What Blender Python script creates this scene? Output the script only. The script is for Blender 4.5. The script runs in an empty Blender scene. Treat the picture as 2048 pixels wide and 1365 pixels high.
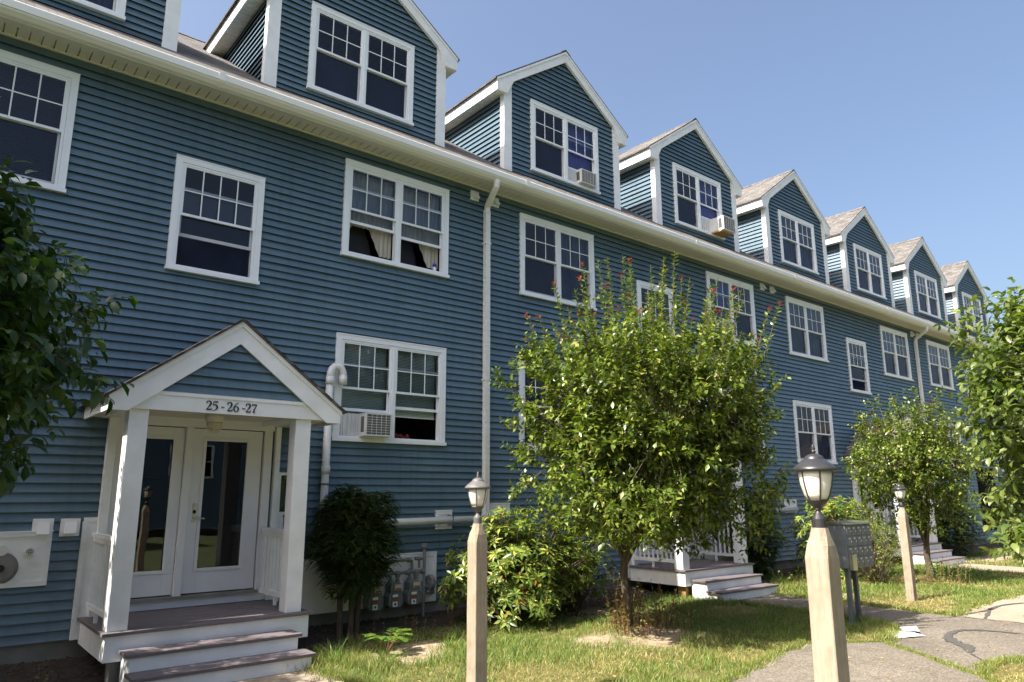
import bpy, math, random
import numpy as np
from mathutils import Vector, Matrix
random.seed(7); RNG = np.random.default_rng(7)
SC = bpy.context.scene
COL = SC.collection
# ------------------------------------------------------------------ camera
F_PX, YAW, PITCH, ROLL = 1447.61, 0.68998, 0.2086, -0.0033
CAM = Vector((0.0, -10.0, 1.4582))
fw = Vector((math.sin(YAW)*math.cos(PITCH), math.cos(YAW)*math.cos(PITCH), math.sin(PITCH)))
rt = Vector((math.cos(YAW), -math.sin(YAW), 0)); up = rt.cross(fw)
r2 = rt*math.cos(ROLL)+up*math.sin(ROLL); u2 = up*math.cos(ROLL)-rt*math.sin(ROLL)
cd = bpy.data.cameras.new("camera"); cam = bpy.data.objects.new("camera", cd); COL.objects.link(cam)
m = Matrix((r2, u2, -fw)).transposed().to_4x4(); m.translation = CAM; cam.matrix_world = m
cd.sensor_width = 36; cd.lens = F_PX/2048*36; cd.clip_start = 0.05; cd.clip_end = 2000
SC.camera = cam
# ------------------------------------------------------------------ world, sun, exposure
SUN = Vector((-1.0, 0.10, 1.2)).normalized()          # towards the sun
w = bpy.data.worlds.new("World"); SC.world = w; w.use_nodes = True
nt = w.node_tree; nt.nodes.clear()
sky = nt.nodes.new("ShaderNodeTexSky"); sky.sky_type = 'NISHITA'; sky.sun_disc = False
sky.sun_elevation = math.asin(SUN.z); sky.sun_rotation = math.atan2(SUN.x, SUN.y)
sky.air_density = 1.0; sky.dust_density = 6.0; sky.ozone_density = 2.2; sky.altitude = 0
bg = nt.nodes.new("ShaderNodeBackground"); bg.inputs[1].default_value = 0.112
wo = nt.nodes.new("ShaderNodeOutputWorld")
nt.links.new(sky.outputs[0], bg.inputs[0]); nt.links.new(bg.outputs[0], wo.inputs[0])
sl = bpy.data.lights.new("sun", 'SUN'); sl.energy = 5.0; sl.angle = math.radians(0.53); sl.color = (1.0, 0.95, 0.87)
so = bpy.data.objects.new("sun", sl); COL.objects.link(so); so.rotation_euler = (-SUN).to_track_quat('-Z', 'Y').to_euler()
so.location = (-20, 5, 30)
SC.view_settings.view_transform = 'Standard'; SC.view_settings.look = 'None'
SC.view_settings.exposure = 1.28; SC.view_settings.gamma = 1.0; SC.view_settings.use_curve_mapping = False
SC.render.engine = 'CYCLES'
SC.cycles.max_bounces = 8; SC.cycles.transparent_max_bounces = 12

G = -0.42          # ground level
P = 9.43           # length of one unit of the row
# ------------------------------------------------------------------ materials
def mat(name):
    mt = bpy.data.materials.new(name); mt.use_nodes = True
    n = mt.node_tree.nodes; b = n["Principled BSDF"]
    return mt, mt.node_tree, b
def N(nt_, typ, **kw):
    n = nt_.nodes.new(typ)
    for k, v in kw.items():
        if k in n.inputs.keys() if isinstance(k, str) else False: n.inputs[k].default_value = v
        else: setattr(n, k, v)
    return n
def ramp(nt_, fac, stops):
    r = nt_.nodes.new("ShaderNodeValToRGB"); e = r.color_ramp.elements
    while len(e) < len(stops): e.new(0.5)
    for i, (p, c) in enumerate(stops):
        e[i].position = p; e[i].color = (*c, 1)
    nt_.links.new(fac, r.inputs[0]); return r.outputs[0]
def coords(nt_, scale=(1, 1, 1), kind="Object"):
    t = nt_.nodes.new("ShaderNodeTexCoord"); mp = nt_.nodes.new("ShaderNodeMapping")
    mp.inputs["Scale"].default_value = scale
    nt_.links.new(t.outputs[kind], mp.inputs[0]); return mp.outputs[0]
def noise(nt_, vec, scale, detail=4, rough=0.55):
    n = nt_.nodes.new("ShaderNodeTexNoise"); n.inputs["Scale"].default_value = scale
    n.inputs["Detail"].default_value = detail; n.inputs["Roughness"].default_value = rough
    nt_.links.new(vec, n.inputs["Vector"]); return n.outputs["Fac"]
def bump(nt_, h, b, strength=0.3, dist=0.01):
    n = nt_.nodes.new("ShaderNodeBump"); n.inputs["Strength"].default_value = strength
    n.inputs["Distance"].default_value = dist
    nt_.links.new(h, n.inputs["Height"]); nt_.links.new(n.outputs[0], b.inputs["Normal"])
def simple(name, c1, c2=None, scale=6, stretch=(1, 1, 1), rough=0.5, bumps=0.0, bdist=0.004, metal=0.0, lo=.3, hi=.7, spec=.5, fine=None):
    mt, t, b = mat(name)
    v = coords(t, stretch); f = noise(t, v, scale, 5)
    c2 = c2 or tuple(x*0.85 for x in c1)
    t.links.new(ramp(t, f, [(lo, c1), (hi, c2)]), b.inputs["Base Color"])
    b.inputs["Roughness"].default_value = rough; b.inputs["Metallic"].default_value = metal
    b.inputs["Specular IOR Level"].default_value = spec
    if bumps: bump(t, noise(t, v, fine or scale*4, 4), b, bumps, bdist)
    return mt
M = {}
# vinyl siding: slight chalking and dirt, faint embossed grain along x
def siding_mat(name, stretch):
    mt, t, b = mat(name)
    v = coords(t, (1, 1, 1)); big = noise(t, v, 0.9, 4)
    v2 = coords(t, stretch); gr = noise(t, v2, 14, 4)
    mx = N(t, "ShaderNodeMath", operation='MULTIPLY_ADD'); mx.inputs[1].default_value = 0.35
    t.links.new(gr, mx.inputs[0]); mult = N(t, "ShaderNodeMath", operation='MULTIPLY'); mult.inputs[1].default_value = .65
    t.links.new(big, mult.inputs[0]); t.links.new(mult.outputs[0], mx.inputs[2])
    c = ramp(t, mx.outputs[0], [(.30, (.076, .128, .172)), (.5, (.095, .155, .203)), (.70, (.118, .183, .232))])
    g = t.nodes.new("ShaderNodeNewGeometry"); m2 = t.nodes.new("ShaderNodeMixRGB"); m2.blend_type = 'MULTIPLY'; m2.inputs[0].default_value = 1
    v4 = coords(t, (5, 5, .25)); st = noise(t, v4, 2.3, 5, .6); m3 = t.nodes.new("ShaderNodeMixRGB"); m3.blend_type = 'MULTIPLY'; m3.inputs[0].default_value = 1
    t.links.new(c, m2.inputs[1]); t.links.new(ramp(t, g.outputs["Random Per Island"], [(0, (.93, .94, .95)), (1, (1.05, 1.04, 1.03))]), m2.inputs[2])
    t.links.new(m2.outputs[0], m3.inputs[1]); t.links.new(ramp(t, st, [(.28, (.82, .82, .80)), (.5, (1, 1, 1)), (.75, (1.05, 1.04, 1.03))]), m3.inputs[2])
    t.links.new(m3.outputs[0], b.inputs["Base Color"])
    b.inputs["Roughness"].default_value = 0.42
    b.inputs["Specular IOR Level"].default_value = 0.5
    bump(t, gr, b, 0.12, 0.003)
    return mt
M['siding'] = siding_mat("blue_vinyl_siding", (.35, 6, 6))
M['siding_cheek'] = siding_mat("blue_vinyl_siding_side", (6, .35, 6))
M['felt'] = simple('dark_building_felt', (.012, .012, .013), rough=.95)  # near-black colour painting the shade line under each siding lap
M['trim'] = simple("white_trim", (.84, .85, .865), (.73, .735, .735), 4, rough=.45, bumps=.05, bdist=.002)
M['cream'] = simple("cream_aluminium", (.66, .645, .60), (.58, .565, .52), 2.0, (.3, 3, 3), rough=.5)
M['gutter'] = simple("white_gutter", (.78, .775, .755), (.71, .70, .67), 1.2, (.4, 2, 2), rough=.38)
M['vinyl'] = simple("window_vinyl", (.82, .84, .87), (.76, .78, .81), 5, rough=.35)
M['deck'] = simple("brown_composite_deck", (.13, .108, .112), (.18, .15, .152), 9, (1, 12, 12), rough=.6, bumps=.25, bdist=.002)
M['door'] = simple("painted_door", (.76, .76, .78), (.70, .70, .71), 3, rough=.35)
M['concrete'] = simple("grey_concrete", (.26, .25, .23), (.17, .165, .155), 3, rough=.9, bumps=.3, bdist=.005)
M['pvc'] = simple("white_pvc", (.72, .72, .70), (.60, .60, .57), 4, rough=.3)
M['mailbox'] = simple('grey_mailbox_paint', (.13, .15, .165), (.09, .105, .115), 9, rough=.45)
M['pipe_grey'] = simple("grey_pipe", (.19, .20, .20), (.12, .13, .13), 12, rough=.5)
M['metal_grey'] = simple("grey_painted_metal", (.10, .115, .125), (.07, .08, .09), 12, rough=.5, bumps=.2, bdist=.002)
M['meter'] = simple("meter_grey", (.17, .19, .185), (.11, .125, .12), 8, rough=.45)
M['blackmetal'] = simple("black_painted_metal", (.022, .022, .025), (.035, .033, .032), 14, rough=.36, bumps=.15, bdist=.001)
M['greymetal'] = simple("faded_black_metal", (.085, .08, .078), (.13, .12, .115), 10, rough=.55)
M['paper'] = simple("white_paper", (.8, .8, .8), (.74, .74, .74), 8, rough=.7)
M['label_red'] = simple("label_red", (.30, .09, .05), rough=.6)
M['label_cream'] = simple("label_cream", (.62, .56, .42), rough=.6)
M['ink'] = simple("black_numbers", (.01, .01, .012), rough=.4)
M['steel'] = simple("brushed_steel", (.55, .53, .48), rough=.3, metal=.9)
M['ac_body'] = simple("ac_white_metal", (.66, .67, .66), (.56, .56, .54), 7, rough=.4)
M['ac_fin'] = simple("ac_dark_fins", (.09, .09, .09), (.15, .145, .14), 60, rough=.6, bumps=.4, bdist=.003)
M['yellowwood'] = simple("weathered_wood_block", (.42, .26, .10), (.28, .16, .06), 12, rough=.8)
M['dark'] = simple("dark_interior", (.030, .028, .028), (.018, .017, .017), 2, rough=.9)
M['cardboard'] = simple("dark_panel_grey", (.2, .19, .17), rough=.8)
M['blackfab'] = simple("black_chair_back", (.012, .012, .016), rough=.7)
M['yellowpaper'] = simple("yellow_shade", (.80, .42, .06), rough=.7)
M['orange'] = simple("orange_thing", (.35, .05, .03), (.12, .02, .02), 30, rough=.8)
M['bluecap'] = simple("blue_plastic", (.02, .05, .5), rough=.3)

def shingles(name, along, up_):
    mt, t, b = mat(name)
    tc = t.nodes.new("ShaderNodeTexCoord"); sp = t.nodes.new("ShaderNodeSeparateXYZ"); cb = t.nodes.new("ShaderNodeCombineXYZ")
    t.links.new(tc.outputs["Object"], sp.inputs[0])
    t.links.new(sp.outputs[along], cb.inputs[0])
    ml = N(t, "ShaderNodeMath", operation='MULTIPLY'); ml.inputs[1].default_value = up_
    t.links.new(sp.outputs[2], ml.inputs[0]); t.links.new(ml.outputs[0], cb.inputs[1])
    br = t.nodes.new("ShaderNodeTexBrick"); t.links.new(cb.outputs[0], br.inputs["Vector"])
    br.inputs["Scale"].default_value = 1; br.inputs["Brick Width"].default_value = .24; br.inputs["Row Height"].default_value = .14
    br.inputs["Mortar Size"].default_value = .006; br.inputs["Mortar Smooth"].default_value = .3; br.offset = .37
    br.inputs["Color1"].default_value = (.115, .108, .102, 1); br.inputs["Color2"].default_value = (.195, .183, .172, 1)
    br.inputs["Mortar"].default_value = (.035, .03, .028, 1)
    mx = t.nodes.new("ShaderNodeMixRGB"); mx.blend_type = 'MULTIPLY'; mx.inputs[0].default_value = .8
    f = noise(t, tc.outputs["Object"], 3.2, 6)
    t.links.new(br.outputs["Color"], mx.inputs[1])
    f2 = noise(t, tc.outputs["Object"], 120, 3, .7)
    mm = N(t, "ShaderNodeMath", operation='MULTIPLY'); t.links.new(f, mm.inputs[0]); t.links.new(f2, mm.inputs[1])
    t.links.new(ramp(t, mm.outputs[0], [(.12, (.5, .5, .52)), (.4, (1.25, 1.2, 1.15))]), mx.inputs[2])
    t.links.new(mx.outputs[0], b.inputs["Base Color"]); b.inputs["Roughness"].default_value = .95
    b.inputs["Specular IOR Level"].default_value = .2
    bump(t, br.outputs["Fac"], b, -.6, .01)
    return mt
M['roof'] = shingles("asphalt_shingles", 0, 1.75)
M['roof_d'] = shingles("asphalt_shingles_side", 1, 1.75)

def glass_mat(name, tint=(.9, .95, 1.0), ior=1.52, boost=1.6, rough=.0):
    mt = bpy.data.materials.new(name); mt.use_nodes = True; t = mt.node_tree; t.nodes.clear()
    o = t.nodes.new("ShaderNodeOutputMaterial"); mix = t.nodes.new("ShaderNodeMixShader")
    tr = t.nodes.new("ShaderNodeBsdfTransparent"); gl = t.nodes.new("ShaderNodeBsdfGlossy"); fr = t.nodes.new("ShaderNodeFresnel")
    tr.inputs[0].default_value = (*tint, 1); gl.inputs["Roughness"].default_value = rough; fr.inputs[0].default_value = ior
    ml = N(t, "ShaderNodeMath", operation='MULTIPLY'); ml.inputs[1].default_value = boost; ml.use_clamp = True
    v = coords(t); nz = noise(t, v, 1.3, 2)
    bp = t.nodes.new("ShaderNodeBump"); bp.inputs["Strength"].default_value = .08; bp.inputs["Distance"].default_value = .02
    t.links.new(nz, bp.inputs["Height"]); t.links.new(bp.outputs[0], gl.inputs["Normal"])
    t.links.new(fr.outputs[0], ml.inputs[0]); t.links.new(ml.outputs[0], mix.inputs[0])
    t.links.new(tr.outputs[0], mix.inputs[1]); t.links.new(gl.outputs[0], mix.inputs[2]); t.links.new(mix.outputs[0], o.inputs[0])
    return mt
M['glass'] = glass_mat("window_glass", tint=(.80, .85, .92), boost=1.1)
M['doorglass'] = glass_mat("door_glass", tint=(.45, .47, .48), boost=2.2)
def screen_mat():
    mt = bpy.data.materials.new("insect_screen"); mt.use_nodes = True; t = mt.node_tree; t.nodes.clear()
    o = t.nodes.new("ShaderNodeOutputMaterial"); mix = t.nodes.new("ShaderNodeMixShader")
    tr = t.nodes.new("ShaderNodeBsdfTransparent"); df = t.nodes.new("ShaderNodeBsdfDiffuse")
    v = coords(t, (1, 1, 1)); wv = t.nodes.new("ShaderNodeTexNoise"); wv.inputs["Scale"].default_value = 3.0
    t.links.new(v, wv.inputs["Vector"])
    t.links.new(ramp(t, wv.outputs[0], [(.3, (.18, .18, .18)), (.7, (.34, .34, .34))]), mix.inputs[0])
    df.inputs[0].default_value = (.05, .065, .12, 1)
    t.links.new(tr.outputs[0], mix.inputs[1]); t.links.new(df.outputs[0], mix.inputs[2]); t.links.new(mix.outputs[0], o.inputs[0])
    return mt
M['screen'] = screen_mat()
def cloth_mat(name, c, c2):
    mt, t, b = mat(name); v = coords(t, (9, 1, .8)); f = noise(t, v, 2.2, 3)
    t.links.new(ramp(t, f, [(.35, c), (.65, c2)]), b.inputs["Base Color"]); b.inputs["Roughness"].default_value = .9
    return mt
M['curtain_blue'] = cloth_mat("blue_violet_curtain", (.10, .10, .42), (.20, .19, .60))  # blue-violet colour stands in for sky mirrored in the panes
M['curtain_grey'] = cloth_mat("grey_curtain", (.05, .065, .11), (.12, .15, .22))
M['lace'] = cloth_mat("cream_lace", (.50, .46, .38), (.34, .31, .26))
M['blind'] = simple("white_blind", (.72, .80, .74), (.62, .70, .64), 4, rough=.6)
M['blind_dark'] = simple("dark_blind", (.07, .08, .11), (.05, .06, .09), 4, rough=.6)
def wood_mat():
    mt, t, b = mat("weathered_post_wood"); v = coords(t, (14, 14, .9)); f = noise(t, v, 3, 8, .65)
    v3 = coords(t, (1, 1, 1)); f3 = noise(t, v3, 7, 4)
    c = ramp(t, f, [(.25, (.16, .118, .08)), (.40, (.30, .245, .175)), (.75, (.38, .32, .24))])
    mx = t.nodes.new("ShaderNodeMixRGB"); mx.blend_type = 'MULTIPLY'; mx.inputs[0].default_value = .6
    t.links.new(c, mx.inputs[1]); t.links.new(ramp(t, f3, [(.3, (.62, .56, .5)), (.6, (1, 1, 1))]), mx.inputs[2])
    t.links.new(mx.outputs[0], b.inputs["Base Color"]); b.inputs["Roughness"].default_value = .85
    bump(t, f, b, .8, .008); return mt
M['post'] = wood_mat()
def lampglass():
    mt, t, b = mat("frosted_lamp_glass"); v = coords(t); f = noise(t, v, 6, 4)
    t.links.new(ramp(t, f, [(.3, (.72, .69, .60)), (.7, (.62, .58, .48))]), b.inputs["Base Color"])
    b.inputs["Roughness"].default_value = .35; b.inputs["Subsurface Weight"].default_value = .3
    b.inputs["Subsurface Radius"].default_value = (.05, .05, .04)
    return mt
M['lampglass'] = lampglass()
def leaf_mat(name, cols, trans=.35, rough=.34, back=None):
    mt, t, b = mat(name)
    g = t.nodes.new("ShaderNodeNewGeometry")
    c = ramp(t, g.outputs["Random Per Island"], cols)
    t.links.new(c, b.inputs["Base Color"]); b.inputs["Roughness"].default_value = rough
    b.inputs["Specular IOR Level"].default_value = .42
    tl = t.nodes.new("ShaderNodeBsdfTranslucent"); mix = t.nodes.new("ShaderNodeMixShader"); mix.inputs[0].default_value = trans
    hs = t.nodes.new("ShaderNodeMixRGB"); hs.blend_type = 'MULTIPLY'; hs.inputs[0].default_value = 1; hs.inputs[2].default_value = (1.7, 1.9, .55, 1)
    t.links.new(c, hs.inputs[1]); t.links.new(hs.outputs[0], tl.inputs[0])
    o = t.nodes["Material Output"]
    t.links.new(b.outputs[0], mix.inputs[1]); t.links.new(tl.outputs[0], mix.inputs[2]); t.links.new(mix.outputs[0], o.inputs[0])
    return mt
M['leaf'] = leaf_mat("tree_leaves", [(0, (.035, .060, .010)), (.45, (.095, .140, .020)), (.85, (.19, .24, .04)), (1, (.24, .22, .05))], trans=.2, rough=.32)
M['leaf_dog'] = leaf_mat("broad_leaves", [(0, (.045, .075, .015)), (.55, (.095, .135, .026)), (1, (.17, .20, .05))], trans=.28, rough=.42)
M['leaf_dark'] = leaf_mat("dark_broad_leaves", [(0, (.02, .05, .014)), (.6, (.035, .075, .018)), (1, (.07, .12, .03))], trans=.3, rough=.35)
M['leaf_red'] = leaf_mat("red_new_leaves", [(0, (.13, .012, .012)), (.6, (.20, .03, .02)), (1, (.20, .07, .02))], trans=.4)
M['rhodo'] = leaf_mat("rhododendron_leaves", [(0, (.05, .085, .015)), (.45, (.10, .155, .03)), (.8, (.24, .29, .05)), (.95, (.38, .38, .07)), (1, (.32, .13, .04))], trans=.22, rough=.32)
M['yew'] = leaf_mat("yew_needles", [(0, (.020, .045, .012)), (.65, (.045, .085, .022)), (.93, (.09, .14, .03)), (1, (.22, .12, .035))], trans=.12, rough=.5)
M['weed'] = leaf_mat("weed_leaves", [(0, (.08, .16, .03)), (.6, (.13, .22, .04)), (1, (.2, .27, .05))], trans=.4)
M['drysprout'] = leaf_mat("dry_sprout_leaves", [(0, (.09, .12, .03)), (.6, (.2, .17, .05)), (1, (.33, .22, .09))], trans=.35)
M['bark'] = simple("bark", (.12, .085, .06), (.055, .04, .03), 8, (5, 5, .8), rough=.95, bumps=.8, bdist=.012)
M['twig'] = simple("twig_bark", (.13, .09, .06), (.07, .05, .035), 10, rough=.9)
M['redtwig'] = simple("red_twig", (.22, .09, .05), (.14, .06, .04), 10, rough=.8)

# ------------------------------------------------------------------ mesh helpers
class MB:
    def __init__(s): s.v = []; s.f = []; s.m = []
    def face(s, pts, mi=0):
        n = len(s.v); s.v += [tuple(p) for p in pts]; s.f.append(tuple(range(n, n+len(pts)))); s.m.append(mi)
    def box(s, x0, x1, y0, y1, z0, z1, mi=0):
        n = len(s.v)
        s.v += [(x0,y0,z0),(x1,y0,z0),(x1,y1,z0),(x0,y1,z0),(x0,y0,z1),(x1,y0,z1),(x1,y1,z1),(x0,y1,z1)]
        for q in ((3,2,1,0),(4,5,6,7),(0,1,5,4),(1,2,6,5),(2,3,7,6),(3,0,4,7)):
            s.f.append(tuple(n+i for i in q)); s.m.append(mi)
    def prism(s, poly, axis, a0, a1, mi=0):
        """poly: 2-D points in the plane normal to axis ('x': (y,z), 'y': (x,z), 'z': (x,y))"""
        def p3(p, a): return {'x': (a, p[0], p[1]), 'y': (p[0], a, p[1]), 'z': (p[0], p[1], a)}[axis]
        A = sum(poly[i][0]*poly[(i+1)%len(poly)][1]-poly[(i+1)%len(poly)][0]*poly[i][1] for i in range(len(poly)))
        pl = list(poly) if A > 0 else list(poly)[::-1]
        if axis == 'y': pl = pl[::-1]
        k = len(pl); n = len(s.v)
        s.v += [p3(p, a0) for p in pl]+[p3(p, a1) for p in pl]
        s.f.append(tuple(range(n+k-1, n-1, -1))); s.m.append(mi)
        s.f.append(tuple(range(n+k, n+2*k))); s.m.append(mi)
        for i in range(k):
            j = (i+1) % k; s.f.append((n+i, n+j, n+k+j, n+k+i)); s.m.append(mi)
    def tube(s, pts, rad, seg=8, mi=0, cap=True):
        pts = [Vector(p) for p in pts]; n0 = len(s.v)
        if not isinstance(rad, (list, tuple)): rad = [rad]*len(pts)
        ref = None
        for i, p in enumerate(pts):
            d = (pts[min(i+1, len(pts)-1)]-pts[max(i-1, 0)])
            if d.length < 1e-9: d = Vector((0, 0, 1))
            d.normalize()
            if ref is None:
                ref = d.orthogonal().normalized()
            a = (ref - d*ref.dot(d))
            if a.length < 1e-6: a = d.orthogonal()
            a.normalize(); ref = a; b = d.cross(a)
            for k in range(seg):
                t = 2*math.pi*k/seg; s.v.append(tuple(p+(a*math.cos(t)+b*math.sin(t))*rad[i]))
        for i in range(len(pts)-1):
            for k in range(seg):
                j = (k+1) % seg; a = n0+i*seg
                s.f.append((a+k, a+j, a+seg+j, a+seg+k)); s.m.append(mi)
        if cap:
            s.f.append(tuple(n0+seg-1-k for k in range(seg))); s.m.append(mi)
            e = n0+(len(pts)-1)*seg; s.f.append(tuple(e+k for k in range(seg))); s.m.append(mi)
    def lathe(s, prof, c=(0, 0, 0), seg=24, mi=0, axis='z'):
        """prof: (r, h) pairs from bottom to top"""
        n0 = len(s.v)
        for r, h in prof:
            for k in range(seg):
                t = 2*math.pi*k/seg; a, b = r*math.cos(t), r*math.sin(t)
                if axis == 'z': s.v.append((c[0]+a, c[1]+b, c[2]+h))
                elif axis == 'y': s.v.append((c[0]+b, c[1]+h, c[2]+a))
                else: s.v.append((c[0]+h, c[1]+a, c[2]+b))
        for i in range(len(prof)-1):
            for k in range(seg):
                j = (k+1) % seg; a = n0+i*seg
                s.f.append((a+k, a+j, a+seg+j, a+seg+k)); s.m.append(mi)
        s.f.append(tuple(n0+seg-1-k for k in range(seg))); s.m.append(mi)
        e = n0+(len(prof)-1)*seg; s.f.append(tuple(e+k for k in range(seg))); s.m.append(mi)
    def mesh(s, name, mats, smooth=False):
        me = bpy.data.meshes.new(name); me.from_pydata(s.v, [], s.f)
        for k in (mats if isinstance(mats, (list, tuple)) else [mats]): me.materials.append(M[k])
        if any(s.m): me.polygons.foreach_set("material_index", s.m)
        if smooth: me.polygons.foreach_set("use_smooth", [True]*len(me.polygons))
        me.update(); return me
    def build(s, name, mats, parent=None, smooth=False, bevel=0, label=None, loc=None):
        o = bpy.data.objects.new(name, s.mesh(name, mats, smooth)); COL.objects.link(o)
        if parent is not None:
            o.parent = parent
            b = Vector(parent.get('_o', (0, 0, 0)))
            o.location = -b
        if bevel:
            bv = o.modifiers.new("bevel", 'BEVEL'); bv.width = bevel; bv.segments = 2; bv.limit_method = 'ANGLE'
        if label: o['label'] = label
        o['_o'] = (0., 0., 0.)
        if parent is None and loc is not None: o.location = loc
        return o
def np_mesh(name, V, Fc, mats, midx=None):
    me = bpy.data.meshes.new(name)
    nv, (nf, k) = len(V), Fc.shape
    me.vertices.add(nv); me.vertices.foreach_set("co", V.astype(np.float32).ravel())
    me.loops.add(nf*k); me.loops.foreach_set("vertex_index", Fc.astype(np.int32).ravel())
    me.polygons.add(nf); me.polygons.foreach_set("loop_start", (np.arange(nf)*k).astype(np.int32))
    for q in (mats if isinstance(mats, (list, tuple)) else [mats]): me.materials.append(M[q])
    if midx is not None: me.polygons.foreach_set("material_index", midx.astype(np.int32))
    me.update(calc_edges=True); me.validate(); return me
def link(name, me, parent=None, label=None):
    o = bpy.data.objects.new(name, me); COL.objects.link(o)
    if parent is not None:
        o.parent = parent; o.location = -Vector(parent.get('_o', (0, 0, 0)))
    o['_o'] = (0., 0., 0.)
    if label: o['label'] = label
    return o
def thing(name, base, label, cat, group=None):
    """Empty at the thing's base; children are written in world coordinates"""
    o = bpy.data.objects.new(name, None); COL.objects.link(o); o.location = base
    o.empty_display_size = .2
    o['_o'] = tuple(float(x) for x in base); tag(o, label, cat, group); return o
def tag(o, label, cat, group=None, kind=None):
    o['label'] = label; o['category'] = cat
    if group: o['group'] = group
    if kind: o['kind'] = kind
def structure(o, label, cat=None):
    o['kind'] = 'structure'; o['label'] = label; o['category'] = cat or o.name.replace('_', ' '); return o
def kids(o): return [c for c in bpy.data.objects if c.parent == o]
def copy_tree(o, parent=None):
    ch = kids(o); c = o.copy(); COL.objects.link(c)
    if parent is not None: c.parent = parent
    for k in ch: copy_tree(k, c)
    return c

# ------------------------------------------------------------------ siding
CO = 0.1092; Z0 = -0.142
def siding(mb, put, lo, hi, z0, z1, holes=(), phase=Z0, lap=.027, mi=0, fi=1, seam=3.66, rnd=None):
    """put(u, n, z)->point; lo(z), hi(z) are the ends of the wall along u"""
    rnd = rnd or random
    k = math.floor((z0-phase)/CO)
    while True:
        a = phase+k*CO; b = a+CO; k += 1
        if a >= z1-1e-6: break
        if b <= z0+1e-6: continue
        za, zb = max(a, z0), min(b+.004, z1)
        def nn(z): return -.006+(lap+.006)*(1-(z-a)/CO)
        cuts = sorted({za, zb} | {q for h in holes for q in (h[2], h[3]) if za < q < zb})
        off = rnd.uniform(0, seam)
        for c0, c1 in zip(cuts[:-1], cuts[1:]):
            if c1-c0 < 1e-4: continue
            zm = (c0+c1)/2
            L, R = min(lo(c0), lo(c1)), max(hi(c0), hi(c1))
            seg = [(L, R)]
            for h in holes:
                if h[2] < zm < h[3]:
                    ns = []
                    for s0, s1 in seg:
                        if h[1] <= s0 or h[0] >= s1: ns.append((s0, s1))
                        else:
                            if h[0] > s0: ns.append((s0, h[0]))
                            if h[1] < s1: ns.append((h[1], s1))
                    seg = ns
            for s0, s1 in seg:
                xs = [s0]; x = math.floor((s0-off)/seam)*seam+off+seam
                while x < s1-.05:
                    if x > s0+.05: xs.append(x)
                    x += seam
                xs.append(s1)
                for i in range(len(xs)-1):
                    xa, xb = xs[i], xs[i+1]
                    par = int(round((xa-off)/seam)) % 2
                    d = .003*par
                    xal, xau = max(xa, lo(c0)) if i == 0 else xa, max(xa, lo(c1)) if i == 0 else xa
                    xbl, xbu = min(xb, hi(c0)), min(xb, hi(c1))
                    if xbl <= xal and xbu <= xau: continue
                    xbl = max(xbl, xal); xbu = max(xbu, xau)
                    mb.face([put(xal, nn(c0)+d, c0), put(xbl, nn(c0)+d, c0), put(xbu, nn(c1)+d, c1), put(xau, nn(c1)+d, c1)], mi)
                    if abs(c0-za) < 1e-6:   # lip under the course, with painted shade strips behind it
                        e_ = c0+.0205; ff = .0212
                        mb.face([put(xal, nn(c0)+d, c0), put(xal, nn(c0)+d-.0015, c0+.0002), put(xbl, nn(c0)+d-.0015, c0+.0002), put(xbl, nn(c0)+d, c0)], mi)
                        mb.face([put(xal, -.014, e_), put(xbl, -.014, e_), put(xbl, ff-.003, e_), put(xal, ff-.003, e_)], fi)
                        mb.face([put(xal, -.012, c0-.001), put(xbl, -.012, c0-.001), put(xbl, -.012, e_+.001), put(xal, -.012, e_+.001)], fi)

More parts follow.
